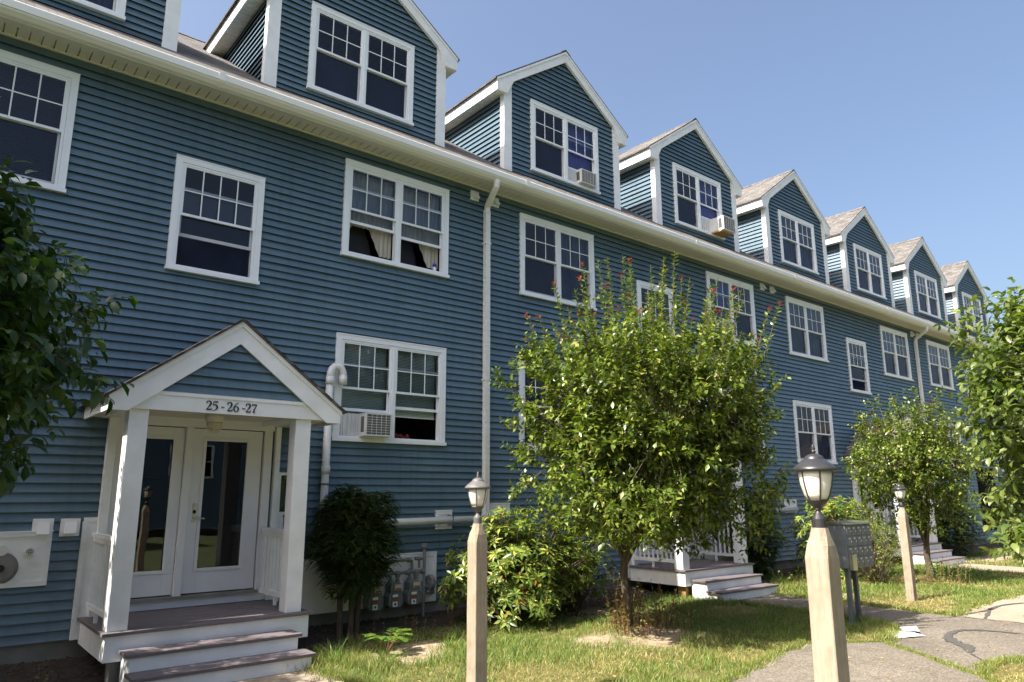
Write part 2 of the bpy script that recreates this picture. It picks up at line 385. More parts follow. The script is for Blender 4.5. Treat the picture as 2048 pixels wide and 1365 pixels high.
# ------------------------------------------------------------------ windows
def window_parts(parent, x0, zt, zb, w, yf, dbl=True, raise_=(0, 0), cols=3, screens=True, inside=(None, None), name='window', label=None, papers=()):
    """window with casing; yf = wall plane y; child of parent"""
    x1 = x0+w; mb = MB(); c = .085
    # casing (proud of the wall), sill, inner frame
    mb.box(x0, x1, yf-.045, yf+.02, zt-c, zt)
    mb.box(x0, x0+c, yf-.045, yf+.02, zb+.05, zt-c)
    mb.box(x1-c, x1, yf-.045, yf+.02, zb+.05, zt-c)
    mb.box(x0-.012, x1+.012, yf-.075, yf+.02, zb, zb+.05)
    mb.box(x0-.004, x1+.004, yf-.052, yf-.046, zt-.012, zt+.004)
    a0, a1, b0, b1 = x0+c, x1-c, zb+.05, zt-c
    fr = .032
    mb.box(a0, a1, yf-.036, yf+.06, b1-fr, b1-.002); mb.box(a0, a1, yf-.050, yf+.06, b0+.002, b0+fr)
    mb.box(a0+.002, a0+fr, yf-.036, yf+.06, b0+fr, b1-fr); mb.box(a1-fr, a1-.002, yf-.036, yf+.06, b0+fr, b1-fr)
    units = []
    if dbl:
        xm = (a0+a1)/2; mb.box(xm-.05, xm+.05, yf-.040, yf+.06, b0+fr+.001, b1-fr-.001)
        mb.box(xm-.012, xm+.012, yf-.046, yf-.038, b0+fr+.002, b1-fr-.002)
        units = [(a0+fr, xm-.05), (xm+.05, a1-fr)]
    else: units = [(a0+fr, a1-fr)]
    win = mb.build(name, 'vinyl', parent, label=label)
    zb_, zt_ = b0+fr, b1-fr; zm = (zb_+zt_)/2+.005
    gm = MB(); st = .034
    for i, (u0, u1) in enumerate(units):
        su = MB(); yu = yf-.018
        su.box(u0, u1, yu-.012, yu+.012, zt_-.024, zt_); su.box(u0, u1, yu-.016, yu+.012, zm-.014, zm+.020)
        su.box(u0, u0+st-.01, yu-.012, yu+.012, zm+.02, zt_-.024); su.box(u1-st+.01, u1, yu-.012, yu+.012, zm+.02, zt_-.024)
        g0, g1, h0, h1 = u0+st-.01, u1-st+.01, zm+.02, zt_-.024
        for k in range(1, cols):
            xx = g0+(g1-g0)*k/cols; su.box(xx-.008, xx+.008, yu-.006, yu+.001, h0, h1)
        zz = (h0+h1)/2; su.box(g0, g1, yu-.0065, yu+.0015, zz-.008, zz+.008)
        su.build('upper_sash', 'vinyl', win)
        gm.face([(g0, yu+.004, h0), (g1, yu+.004, h0), (g1, yu+.004, h1), (g0, yu+.004, h1)])
        r = raise_[i] if i < len(raise_) else 0
        lo_ = MB(); yl = yf+.022; l0, l1 = zb_+r, zm+.01+min(r, .4)
        lo_.box(u0+.004, u1-.004, yl-.012, yl+.012, l0, l0+.045); lo_.box(u0+.004, u1-.004, yl-.012, yl+.012, l1-.03, l1)
        lo_.box(u0+.004, u0+.030, yl-.012, yl+.012, l0+.045, l1-.03); lo_.box(u1-.030, u1-.004, yl-.012, yl+.012, l0+.045, l1-.03)
        lo_.build('lower_sash', 'vinyl', win)
        gm.face([(u0+.03, yl, l0+.045), (u1-.03, yl, l0+.045), (u1-.03, yl, l1-.03), (u0+.03, yl, l1-.03)])
        if screens and not (r and screens == 'half'):
            sc = MB(); sc.face([(u0, yf-.008, zb_), (u1, yf-.008, zb_), (u1, yf-.008, zm-.02), (u0, yf-.008, zm-.02)])
            sc.build('insect_screen', 'screen', win)
        kind = inside[i] if i < len(inside) else None
        yc = yf+.12
        if kind in ('blue', 'grey'):
            cm = MB(); n = 26
            for k in range(n):
                xa, xb = u0+(u1-u0)*k/n, u0+(u1-u0)*(k+1)/n
                ya, yb = yc+.018*math.sin(k*1.9), yc+.018*math.sin((k+1)*1.9)
                cm.face([(xa, ya, zb_), (xb, yb, zb_), (xb, yb, zt_+.05), (xa, ya, zt_+.05)])
            cm.build('curtain', 'curtain_blue' if kind == 'blue' else 'curtain_grey', win)  # blue folds paint the sky's reflection, grey ones are curtains
        if kind in ('blind', 'blindtop', 'blinddark'):
            bm_ = MB(); z = zt_; zl = zb_ if kind == 'blinddark' else (zt_-(zt_-zb_)*.34 if kind == 'blindtop' else zm-.35)
            while z > zl:
                bm_.face([(u0, yc-.008, z-.022), (u1, yc-.008, z-.022), (u1, yc+.010, z), (u0, yc+.010, z)]); z -= .024
            bm_.box(u0, u1, yc-.012, yc+.012, zl-.02, zl)
            bm_.build('window_blind', 'blind_dark' if kind == 'blinddark' else 'blind', win)
        if kind == 'lace':
            cm = MB(); n = 40
            for k in range(n):
                f0, f1 = k/n, (k+1)/n
                def bot(f):   # scalloped arch
                    g = abs(f-.32)/.32
                    arch = zm-.22-.50*min(1, max(0, g-.55)/.9)**1.1 if f < .95 else zb_
                    return max(zb_+.08, arch)+.012*abs(math.sin(f*40))
                xa, xb = u0+(u1-u0)*f0, u0+(u1-u0)*f1
                ya, yb = yc+.012*math.sin(k*1.7), yc+.012*math.sin((k+1)*1.7)
                cm.face([(xa, ya, bot(f0)), (xb, yb, bot(f1)), (xb, yb, zt_), (xa, ya, zt_)])
            cm.build('lace_curtain', 'lace', win)
    gm.build('pane', 'glass', win)
    return win

# ================================================================== THE LONG BLUE BUILDING
BX0, BX1 = -8.5, 36.6
EAVE_Y, EAVE_Z, SL = -0.60, 7.10, 0.70
RIDGE_Y = 5.4; RIDGE_Z = EAVE_Z+.02+SL*(RIDGE_Y-EAVE_Y)-.03
DY = 0.42                                           # face of the dormers
def roof_z(y): return 7.09+SL*(y+.6)
bld = thing("apartment_building", (14, 0, G), "long three-storey apartment building with blue siding, white trim and a row of gabled dormers", "building")
# windows: x0, ztop, zbot, width, double, raise, cols, inside
ZT2, ZB2, ZTS, ZBS, ZT1, ZB1 = 6.730, 5.110, 6.018, 4.388, 3.869, 2.240
ZTD, ZBD = 9.570, 7.964
WD, WS = 2.0, 1.228
wr = random.Random(4); Wn = []
def addw(x0, zt, zb, w, dbl=True, raise_=(0, 0), cols=3, inside=(None, None), lab=None, screens=True):
    if inside == (None, None) and dbl: inside = wr.choice([('grey', 'grey'), ('grey', None), (None, 'grey'), (None, 'blinddark'), (None, None)])
    Wn.append((x0, zt, zb, w, dbl, raise_, cols, inside, lab, screens))
addw(-.935, ZT2, ZB2, WD, inside=('blinddark', 'blinddark'))
addw(-7.0, ZTS, ZBS, WS, False, cols=4)
addw(-4.6, ZT2, ZB2, WD, inside=('grey', None))
addw(2.297, ZTS, ZBS, WS, False, (.42,), 4, lab="stair window with its lower sash raised above the numbered porch")
addw(4.789, ZT2, ZB2, WD, True, (.50, .44), 3, ('lace', 'lace'), "window with both lower sashes raised, lace curtains and dark chair backs inside", False)
addw(8.431, ZT2, ZB2, WD, inside=(None, 'grey'))
addw(11.756, ZTS, ZBS, WS, False, cols=4)
addw(14.324, ZT2, ZB2, WD, True, (.34, 0), 3, ('blue', None), "window with a violet curtain and an air conditioner in its left sash")
addw(17.914, ZT2, ZB2, WD, inside=('grey', 'grey'))
addw(21.177, ZTS, ZBS, WS, False, (.3,), 4)
addw(23.562, ZT2, ZB2, WD)
addw(27.139, ZT2, ZB2, WD, inside=('grey', None))
addw(30.5, ZTS, ZBS, WS, False, cols=4)
addw(33.05, ZT2, ZB2, WD)
addw(-4.6, ZT1, ZB1, WD)
addw(-1.03, ZT1, ZB1, WD)
addw(4.778, ZT1, ZB1, WD, True, (.38, .46), 3, ('blind', 'blind'), "ground-floor window with white blinds and an air conditioner in its left half", 'half')
addw(8.394, ZT1, ZB1, WD, inside=('grey', None))
addw(14.334, ZT1, ZB1, WD)
addw(17.857, ZT1, ZB1, WD, inside=('grey', 'grey'))
addw(23.6, ZT1, ZB1, WD)
addw(27.2, ZT1, ZB1, WD)
addw(33.05, ZT1, ZB1, WD)
holes = [(x0+.03, x0+w-.03, zb+.02, zt-.03) for x0, zt, zb, w, *_ in Wn]
DOORS = [2.91+P*k for k in (-1, 0, 1, 2, 3)]        # porch centres
for xc in DOORS: holes.append((xc-.93, xc+.94, .10, 2.36))
rs = random.Random(3)
mb = MB()
siding(mb, lambda u, n, z: (u, -n, z), lambda z: BX0, lambda z: BX1, Z0, 7.02, holes, rnd=rs)
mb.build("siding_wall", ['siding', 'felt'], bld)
mb = MB()                                            # end walls and back wall behind the siding
for xx, s in ((BX0, -1), (BX1, 1)):
    mb.prism([(0.0, Z0), (10.8, Z0), (10.8, 7.0), (RIDGE_Y, RIDGE_Z-.1), (0.0, 7.0)], 'x', xx-.05 if s > 0 else xx, xx if s > 0 else xx+.05)
mb.box(BX0+.06, BX1-.06, 10.7, 10.8, Z0, 7.0)
mb.build("end_wall", 'siding_cheek', bld)
mb = MB()
for xx in (BX0-.02, BX1-.10): mb = MB(); mb.box(xx, xx+.12, -.035, .08, Z0-.01, 7.0); mb.build("corner_board", 'trim', bld)
mb = MB(); mb.box(BX0+.02, BX1-.02, .02, 10.7, G-.3, Z0+.05)
mb.build("foundation_wall", 'concrete', bld)
# dark rooms behind the windows
mb = MB()
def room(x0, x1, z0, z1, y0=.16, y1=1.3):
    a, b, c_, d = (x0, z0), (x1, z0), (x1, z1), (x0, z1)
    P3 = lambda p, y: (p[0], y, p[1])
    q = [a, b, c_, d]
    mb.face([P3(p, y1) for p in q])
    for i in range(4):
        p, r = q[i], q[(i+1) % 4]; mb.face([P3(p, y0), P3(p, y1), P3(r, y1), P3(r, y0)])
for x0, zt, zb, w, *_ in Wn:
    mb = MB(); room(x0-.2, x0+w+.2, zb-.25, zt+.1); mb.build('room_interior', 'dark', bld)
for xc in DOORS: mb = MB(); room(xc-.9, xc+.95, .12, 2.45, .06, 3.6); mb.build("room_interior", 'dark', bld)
mb = MB(); mb.box(BX0+.1, BX1-.1, .035, .14, Z0+.1, 7.0)   # sheathing with the window openings left free
# (built as strips between openings)
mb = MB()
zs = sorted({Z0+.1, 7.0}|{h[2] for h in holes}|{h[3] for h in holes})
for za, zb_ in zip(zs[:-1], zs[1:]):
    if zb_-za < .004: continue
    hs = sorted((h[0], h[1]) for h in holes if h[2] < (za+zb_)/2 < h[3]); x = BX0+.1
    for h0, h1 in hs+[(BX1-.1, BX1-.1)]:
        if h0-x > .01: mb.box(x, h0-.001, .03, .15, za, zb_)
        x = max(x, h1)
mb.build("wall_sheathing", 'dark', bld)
for (x0, zt, zb, w, dbl, rz, cols, ins, lab, scr) in Wn:
    window_parts(bld, x0, zt, zb, w, 0.0, dbl, rz, cols, scr, ins, label=lab)
# main roof
mb = MB()
e = .55
for (ya, yb) in ((-.55, RIDGE_Y), (RIDGE_Y, 11.35)):
    za, zb_ = (roof_z(ya), roof_z(yb)) if ya < RIDGE_Y-.01 else (roof_z(ya), roof_z(RIDGE_Y)-SL*(yb-RIDGE_Y))
    if abs(ya-RIDGE_Y) < .01: za = roof_z(RIDGE_Y)
    mb.prism([(ya, za-.05), (yb, zb_-.05), (yb, zb_), (ya, za)], 'x', BX0-.3, BX1+.3)
mb.build("main_roof", 'roof', bld)
mb = MB(); rz = roof_z(RIDGE_Y)
x = BX0-.3
while x < BX1+.2:
    mb.prism([(RIDGE_Y-.15, rz-.095), (RIDGE_Y, rz+.012), (RIDGE_Y+.15, rz-.095), (RIDGE_Y+.15, rz-.08), (RIDGE_Y, rz+.028), (RIDGE_Y-.15, rz-.08)], 'x', x, x+.22); x += .225
mb.build("ridge_cap", 'roof', bld)
# soffit: vented strips with shadow ribs, cream fascia, gutter
mb = MB(); zsf = 6.985
mb.box(BX0-.25, BX1+.25, -.46, -.265, zsf-.018, zsf+.01)
x = BX0-.25
while x < BX1+.25:
    mb.box(x, x+.118, -.265, -.012, zsf-.008, zsf+.03); mb.box(x+.118, x+.132, -.265, -.012, zsf+.02, zsf+.03); x += .132
mb.box(BX0-.25, BX1+.25, -.03, -.001, zsf-.03, zsf-.008)
mb.build("soffit", 'cream', bld)
mb = MB(); mb.box(BX0-.28, BX1+.28, -.475, -.455, zsf-.06, 7.10)
mb.build("fascia", 'trim', bld)
gut = MB()
prof = [(-.478, 6.935), (-.520, 6.935), (-.536, 6.942), (-.556, 6.960), (-.574, 6.972), (-.586, 6.984), (-.590, 7.000), (-.604, 7.006), (-.606, 7.098), (-.600, 7.108), (-.590, 7.106), (-.592, 7.03), (-.578, 6.995), (-.55, 6.970), (-.53, 6.950), (-.478, 6.945)]
gut.prism(prof, 'x', BX0-.28, BX1+.28)
gt = gut.build("gutter", 'gutter', bld)
for x in (-1.9, 2.6, 8.1, 13.2, 17.45, 22.9, 27.6, 32.3): mb = MB(); mb.prism([(-.47, 6.929), (-.523, 6.929), (-.560, 6.954), (-.592, 6.978), (-.612, 7.002), (-.612, 7.110), (-.6065, 7.110), (-.6065, 7.004), (-.588, 6.983), (-.556, 6.957), (-.52, 6.932), (-.47, 6.932)], 'x', x, x+.09); mb.build("gutter_joint", 'gutter', gt)
# downspouts
for k, xd in enumerate((7.61, 7.61+2*P-.35)):
    mb = MB()
    def rect_tube(pts, wx, wy):
        for (p, q) in zip(pts[:-1], pts[1:]):
            p, q = Vector(p), Vector(q); d = (q-p).normalized(); a = Vector((1, 0, 0)) if abs(d.x) < .9 else Vector((0, 0, 1)); a = (a-d*a.dot(d)).normalized(); b = d.cross(a)
            p = p-d*.012; q = q+d*.012
            vs = [p+a*sx*wx/2+b*sy*wy/2 for sx, sy in ((-1, -1), (1, -1), (1, 1), (-1, 1))]+[q+a*sx*wx/2+b*sy*wy/2 for sx, sy in ((-1, -1), (1, -1), (1, 1), (-1, 1))]
            n = len(mb.v); mb.v += [tuple(v) for v in vs]
            for f in ((3,2,1,0),(4,5,6,7),(0,1,5,4),(1,2,6,5),(2,3,7,6),(3,0,4,7)): mb.f.append(tuple(n+i for i in f)); mb.m.append(0)
    mb.tube([(xd-.13, -.525, 6.96), (xd-.13, -.525, 6.90), (xd-.125, -.51, 6.85), (xd-.105, -.44, 6.80), (xd-.065, -.29, 6.725), (xd-.02, -.13, 6.645), (xd-.004, -.085, 6.60), (xd, -.075, 6.53), (xd, -.075, 6.50)], .056, 10, cap=False)
    rect_tube([(xd, -.07, 6.53), (xd, -.07, -.20)], .10, .085)
    for i in range(3): mb.box(xd-.03+.03*i-.006, xd-.03+.03*i+.006, -.118, -.113, -.18, 6.4)
    rect_tube([(xd, -.08, -.20), (xd, -.22, -.30)], .10, .08)
    for z in (.8, 3.4, 5.9): mb.box(xd-.065, xd+.065, -.120, -.01, z, z+.03)
    mb.build("downspout", 'gutter', bld, bevel=.0)
# square vents, wall pipes, trim panels
def vent(x, z, s=.20, depth=.08, name="wall_vent"):
    mb = MB(); mb.box(x-s/2, x+s/2, -.035, .0, z-s/2, z+s/2)
    mb.prism([(-.036, z+s*.32), (-.036-.02, z+s*.32), (-.036-depth, z-s*.34), (-.036, z-s*.38)], 'x', x-s*.30, x+s*.30)
    mb.box(x-s*.25, x+s*.25, -.036-depth*.8, -.04, z-s*.36-.004, z-s*.36)
    mb.build(name, 'trim', bld, bevel=.004)
for xx in (7.36, 7.83, 7.36+P, 7.83+P, 7.36+2*P-.2, 7.83+2*P-.2): vent(xx, 6.79, .18, .09)
def panel(x0, x1, z0, z1, name="trim_panel", mt='trim'):
    mb = MB(); y = -.048
    mb.box(x0+.04, x1-.04, y+.006, .0, z0+.04, z1-.04)
    for a in ((x0, x1, z1-.05, z1), (x0, x1, z0, z0+.05), (x0, x0+.05, z0+.05, z1-.05), (x1-.05, x1, z0+.05, z1-.05)): mb.box(a[0], a[1], y-.006, .0, a[2], a[3])
    mb.box(x0+.05, x1-.05, y+.002, y+.008, z1-.075, z1-.065); mb.box(x0-.006, x1+.006, y-.012, 0, z1-.004, z1+.012)
    return mb.build(name, mt, bld)
# left utility panel next to the first porch, with its vents
panel(-.9, 1.385, .47, 1.06)
vent(1.285, 1.10, .205, .07); vent(1.555, 1.098, .20, .07)
mb = MB(); mb.tube([(1.18, -.02, .85), (1.18, -.115, .85)], .045, 18); mb.tube([(1.18, -.116, .85), (1.18, -.122, .85)], .032, 14, mi=1)
for i in range(3): mb.box(1.15, 1.21, -.128, -.123, .828+.02*i, .832+.02*i); mb.box(1.158+.02*i, 1.162+.02*i, -.128, -.123, .82, .88)
mb.build("vent_pipe_end", ['pvc', 'ac_fin'], bld, smooth=False)
mb = MB(); mb.tube([(.93, -.02, .87), (.93, -.06, .87)], .055, 18); mb.build("vent_pipe_end", 'pvc', bld)
mb = MB(); mb.tube([(.93, -.025, .68), (.93, -.05, .68)], .17, 28); mb.tube([(.93, -.05, .68), (.93, -.07, .68)], .135, 28); mb.tube([(.93, -.071, .68), (.93, -.085, .68)], .04, 16, mi=1)
mb.build("round_metal_flue", ['concrete', 'dark'], bld)
for k in (0, 1, 2):                                   # repeating service fittings of each unit
    o = P*k
    panel(4.2+o, 6.65+o, -.165, .565)
    panel(6.635+o, 6.935+o, .915, 1.20)
    panel(7.62+o, 8.15+o, .98, 1.30)
    mb = MB(); y = -.13
    # upright vent with a gooseneck, and the long horizontal pipe
    mb.tube([(4.66+o, y, 3.15), (4.655+o, y, 1.05), (4.68+o, y, .98), (4.76+o, y, .955), (7.95+o, y, 1.055)][0:2]+[(4.66+o, y, 1.0)], .055, 14)
    mb.tube([(4.66+o, y, 3.13), (4.66+o, y, 3.20), (4.675+o, y, 3.27), (4.72+o, y, 3.325), (4.775+o, y, 3.335), (4.83+o, y, 3.31), (4.86+o, y, 3.25), (4.862+o, y, 3.18), (4.862+o, y, 3.08)], .056, 14)
    mb.tube([(4.66+o, y, 3.05), (4.66+o, y, 3.17)], .064, 14); mb.tube([(4.862+o, y, 3.07), (4.862+o, y, 3.20)], .064, 14)
    mb.tube([(4.66+o, y, 1.75), (4.66+o, y, 1.87)], .063, 14)
    mb.tube([(4.66+o, y, 1.01), (4.69+o, y, 1.03), (4.76+o, y, 1.035), (8.0+o, y, 1.065)], .056, 14)
    mb.tube([(8.0+o, y, 1.065), (8.0+o, -.0, 1.065)], .056, 14)
    mb.tube([(4.66+o, y, .93), (4.66+o, y, 1.04)], .063, 14)
    mb.build("plastic_vent_pipe", 'pvc', bld, smooth=True)
    mb = MB()
    for zz in (1.6, 2.6): mb.box(4.60+o, 4.72+o, -.19, -.0, zz, zz+.02)
    mb.tube([(6.86+o, -.02, 1.13), (6.86+o, -.20, 1.13), (6.86+o, -.20, .98), (6.86+o, -.02, .98)], .008, 6); 
    mb.build("pipe_strap", 'metal_grey', bld)

# ------------------------------------------------------------------ dormers
HALF = 1.70; DAP = 11.06; DSL = .712; DEV = 1.93   # half width, apex height, slope, half width to the eave tip
DX = [-4.15, .54, 5.25, 10.10, 14.80, 19.66, 24.26, 29.0, 33.62]
def dormer(xc, idx):
    D = thing_part("dormer", bld)
    yb_ = (DAP-7.09)/SL-.6                             # where the ridge meets the main roof
    under = lambda x: DAP-.10-DSL*abs(x)/1.0          # underside of the dormer roof at offset x
    # front wall
    mb = MB()
    hz = [(-WD/2+.03, WD/2-.03, ZBD+.02, ZTD-.03)]
    def lim(z): return min(HALF-.10, max(0.0, (DAP-.14-z)/DSL))
    siding(mb, lambda u, n, z: (xc+u, DY-n, z), lambda z: -lim(z), lambda z: lim(z), roof_z(DY)+.01, DAP-.16, hz, phase=roof_z(DY)-.02, rnd=random.Random(idx), fi=2)
    # cheeks
    for s in (-1, 1):
        zt = DAP-DSL*HALF-.02
        def ylim(z): return min((z-7.09)/SL-.6, yb_)
        if s < 0: siding(mb, lambda u, n, z: (xc-HALF+.02-n, u, z), lambda z: DY, lambda z: max(DY, ylim(z)), roof_z(DY)+.02, zt, phase=roof_z(DY)-.02, rnd=random.Random(idx+50), mi=1, fi=2)
        else: siding(mb, lambda u, n, z: (xc+HALF-.02+n, -u, z), lambda z: -max(DY, ylim(z)), lambda z: -DY, roof_z(DY)+.02, zt, phase=roof_z(DY)-.02, rnd=random.Random(idx+90), mi=1, fi=2)
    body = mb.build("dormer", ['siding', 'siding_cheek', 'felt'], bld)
    # dark core behind the siding (with a shallow room behind the window)
    mb = MB(); zb0 = roof_z(DY)-.2
    yk = DY+.035
    mb.box(xc-HALF+.05, xc-WD/2+.02, yk, yk+.1, zb0, DAP-DSL*(HALF-.05)-.12); mb.box(xc+WD/2-.02, xc+HALF-.05, yk, yk+.1, zb0, DAP-DSL*(HALF-.05)-.12)
    mb.box(xc-WD/2+.02, xc+WD/2-.02, yk, yk+.1, zb0, ZBD+.02)
    zz = ZTD-.03; lw = HALF-.06
    mb.prism([(xc-WD/2+.02, zz), (xc+WD/2-.02, zz), (xc+WD/2-.02, DAP-.12-DSL*(WD/2)), (xc, DAP-.14), (xc-WD/2+.02, DAP-.12-DSL*(WD/2))], 'y', yk, yk+.1)
    mb.box(xc-HALF+.05, xc-HALF+.06, yk+.1, yb_-2.6, zb0, DAP-DSL*HALF-.05); mb.box(xc+HALF-.06, xc+HALF-.05, yk+.1, yb_-2.6, zb0, DAP-DSL*HALF-.05)
    mb.box(xc-HALF+.06, xc+HALF-.06, DY+1.5, DY+1.52, zb0, DAP-DSL*HALF)
    mb.build("dormer_interior", 'dark', body)
    # corner boards
    zc = DAP-DSL*(HALF)-.04
    for s in (-1, 1):
        mb = MB()
        xo = xc+s*(HALF+.012); xi = xc+s*(HALF-.19)
        mb.box(min(xo, xi), max(xo, xi), DY-.03, DY+.0, roof_z(DY)-.03, zc+(.0))
        xa, xb = sorted((xo+s*.001, xo-s*.028)); mb.prism([(DY+.001, roof_z(DY)-.03), (DY+.10, roof_z(DY+.10)-.03), (DY+.10, zc), (DY+.001, zc)], 'x', xa, xb)
        mb.build("corner_board", 'trim', body)
    # roof slabs
    yf, T = DY-.10, .035
    for s in (-1, 1):
        mb = MB(); xe = DEV+.05
        a = lambda x, z: (xc+s*x, z)
        ze = DAP-DSL*xe
        # slab from the ridge to the eave, its back edge buried in the main roof
        def yback(x): return (DAP-DSL*x-7.09)/SL-.6+.25
        pts = [(0, DAP, yf), (xe, ze, yf), (xe, ze, yback(xe)), (0, DAP, yback(0))]
        topv = [(xc+s*x, y, z+T) for x, z, y in pts]; botv = [(xc+s*x, y, z) for x, z, y in pts]
        if s > 0: mb.face(topv); mb.face(botv[::-1])
        else: mb.face(topv[::-1]); mb.face(botv)
        for i in range(4):
            j = (i+1) % 4; q = [botv[i], botv[j], topv[j], topv[i]]
            mb.face(q if s > 0 else q[::-1])
        mb.build("dormer_roof", 'roof_d', body)
    mb = MB(); y = yf+.0
    while y < yback(0)-.3:
        mb.prism([(xc-.14, DAP+T-.095), (xc, DAP+T+.006), (xc+.14, DAP+T-.095), (xc+.14, DAP+T-.080), (xc, DAP+T+.020), (xc-.14, DAP+T-.080)], 'y', y, y+.2); y += .21
    mb.build("ridge_cap", 'roof_d', body)
    # rake boards, eave fascias with soffits
    mb = MB(); zh = .205
    for s in (-1, 1):
        P0 = [(0, DAP-.004), (DEV, DAP-DSL*DEV-.004), (DEV, DAP-DSL*DEV-.26), (DEV-.26, DAP-DSL*DEV-.26), (HALF-.21, DAP-DSL*(HALF-.21)-zh-.03), (0, DAP-zh-.045)]
        mb.prism([(xc+s*x, z) for x, z in P0], 'y', yf+.012, DY-.031)
        mb.prism([(xc+s*x, z) for x, z in [(0, DAP-.002), (DEV+.012, DAP-DSL*(DEV+.012)-.002), (DEV+.012, DAP-DSL*(DEV+.012)-.05), (0, DAP-.055)]], 'y', yf-.004, yf+.011)
        xa, xb = sorted((xc+s*DEV, xc+s*(DEV-.02))); ze = DAP-DSL*DEV
        ye = (ze-.2-7.09)/SL-.6+.3
        mb.box(xa, xb, DY-.030, ye, ze-.26, ze-.006)
    mb.build("rake_board", 'trim', body)
    for s in (-1, 1):
        mb = MB()
        ze = DAP-DSL*DEV; ye = (ze-.2-7.09)/SL-.6+.3
        xa, xb = sorted((xc+s*(DEV-.021), xc+s*(HALF-.015)))
        y = DY-.03
        while y < ye:
            mb.box(xa, xb, y, y+.098, ze-.252, ze-.24); mb.box(xa, xb, y+.098, y+.106, ze-.246, ze-.24); y += .106
        mb.build("dormer_soffit", 'cream', body)
    return body
def thing_part(n, p): return None
DIN = {1: (None, 'grey'), 2: ('blinddark', None), 3: (None, 'blue'), 4: (None, 'blue'), 5: ('grey', 'grey'), 6: (None, 'grey'), 7: ('grey', None), 8: (None, None)}
DRS = {3: (0, .30), 4: (0, .36), 6: (.0, .0)}
DLAB = {2: "dormer window with dark blinds behind its left half", 3: "dormer window with a grey air conditioner in its right half", 4: "dormer window with a white air conditioner sticking out of its right half"}
for i, xc in enumerate(DX):
    body = dormer(xc, i)
    # the dormer window: frame, sashes and pane merged so that the parts stay at sub-part level
    win = window_parts(body, xc-WD/2, ZTD, ZBD, WD, DY, True, DRS.get(i, (0, 0)), 3, 'half', DIN.get(i, (None, None)), label=DLAB.get(i))
    for ch in kids(win):       # depth limit: re-parent window pieces to the dormer
        ch.parent = body
# ================================================================== doors (part of the building)
def entrance(xc):
    """sidelight + glazed door set in the wall; xc = porch centre (2.91 for the first)"""
    o = xc-2.91
    mb = MB()
    mb.box(1.93+o, 3.90+o, -.075, .0, 2.325, 2.46); mb.box(1.90+o, 3.93+o, -.09, 0, 2.46, 2.50)
    mb.box(1.93+o, 2.02+o, -.07, .05, .20, 2.325); mb.box(3.77+o, 3.88+o, -.07, .05, .20, 2.325)
    mb.box(2.74+o, 2.83+o, -.085, .05, .19, 2.325)
    mb.box(1.90+o, 3.93+o, -.05, .02, .095, .20)
    mb.box(2.02+o, 2.10+o, -.03, .04, .245, 2.325); 
    fr = mb.build("door_frame", 'door', bld, bevel=.004)
    mb = MB(); mb.box(1.99+o, 3.79+o, -.10, .05, .202, .235); mb.build("threshold", 'concrete', fr)
    def leaf(a, b, g0, g1, name):
        mb = MB(); y0, y1 = -.022, .025
        mb.box(a, g0, y0, y1, .25, 2.315); mb.box(g1, b, y0, y1, .25, 2.315)
        mb.box(g0, g1, y0, y1, .25, .545); mb.box(g0, g1, y0, y1, 2.165, 2.315)
        for q in ((g0-.035, g0+.006, .51, 2.20), (g1-.006, g1+.035, .51, 2.20)): mb.box(q[0], q[1], y0-.014, y0, q[2], q[3])
        mb.box(g0+.006, g1-.006, y0-.014, y0, .51, .551); mb.box(g0+.006, g1-.006, y0-.014, y0, 2.159, 2.20)
        d = mb.build(name, 'door', bld, bevel=.003)
        g = MB(); g.face([(g0, .0, .545), (g1, .0, .545), (g1, .0, 2.165), (g0, .0, 2.165)]); g.build("door_glass", 'doorglass', d)
        return d
    leaf(2.10+o, 2.735+o, 2.245+o, 2.605+o, "sidelight")
    d = leaf(2.845+o, 3.755+o, 3.005+o, 3.55+o, "door")
    mb = MB(); hx = 2.925+o
    mb.tube([(hx, -.022, 1.25), (hx, -.034, 1.25)], .024, 10); mb.box(hx-.02, hx+.02, -.034, -.022, 1.12, 1.36); mb.tube([(hx, -.03, 1.17), (hx, -.085, 1.17)], .011, 8)
    mb.tube([(hx-.005, -.08, 1.17), (hx+.12, -.08, 1.165)], .011, 8); mb.tube([(hx, -.022, 1.33), (hx, -.042, 1.33)], .026, 14)
    mb.build("door_handle", 'steel', d)
for xc in DOORS[1:4]: entrance(xc)
mb = MB(); mb.box(2.21, 2.42, .9, .905, 1.19, 1.28); mb.box(2.22, 2.41, .89, .9, 1.20, 1.27)
tag(mb.build("yellow_lamp", 'yellowpaper'), "yellow lamp shade glimpsed through the left glass panel of the front door", "lamp")

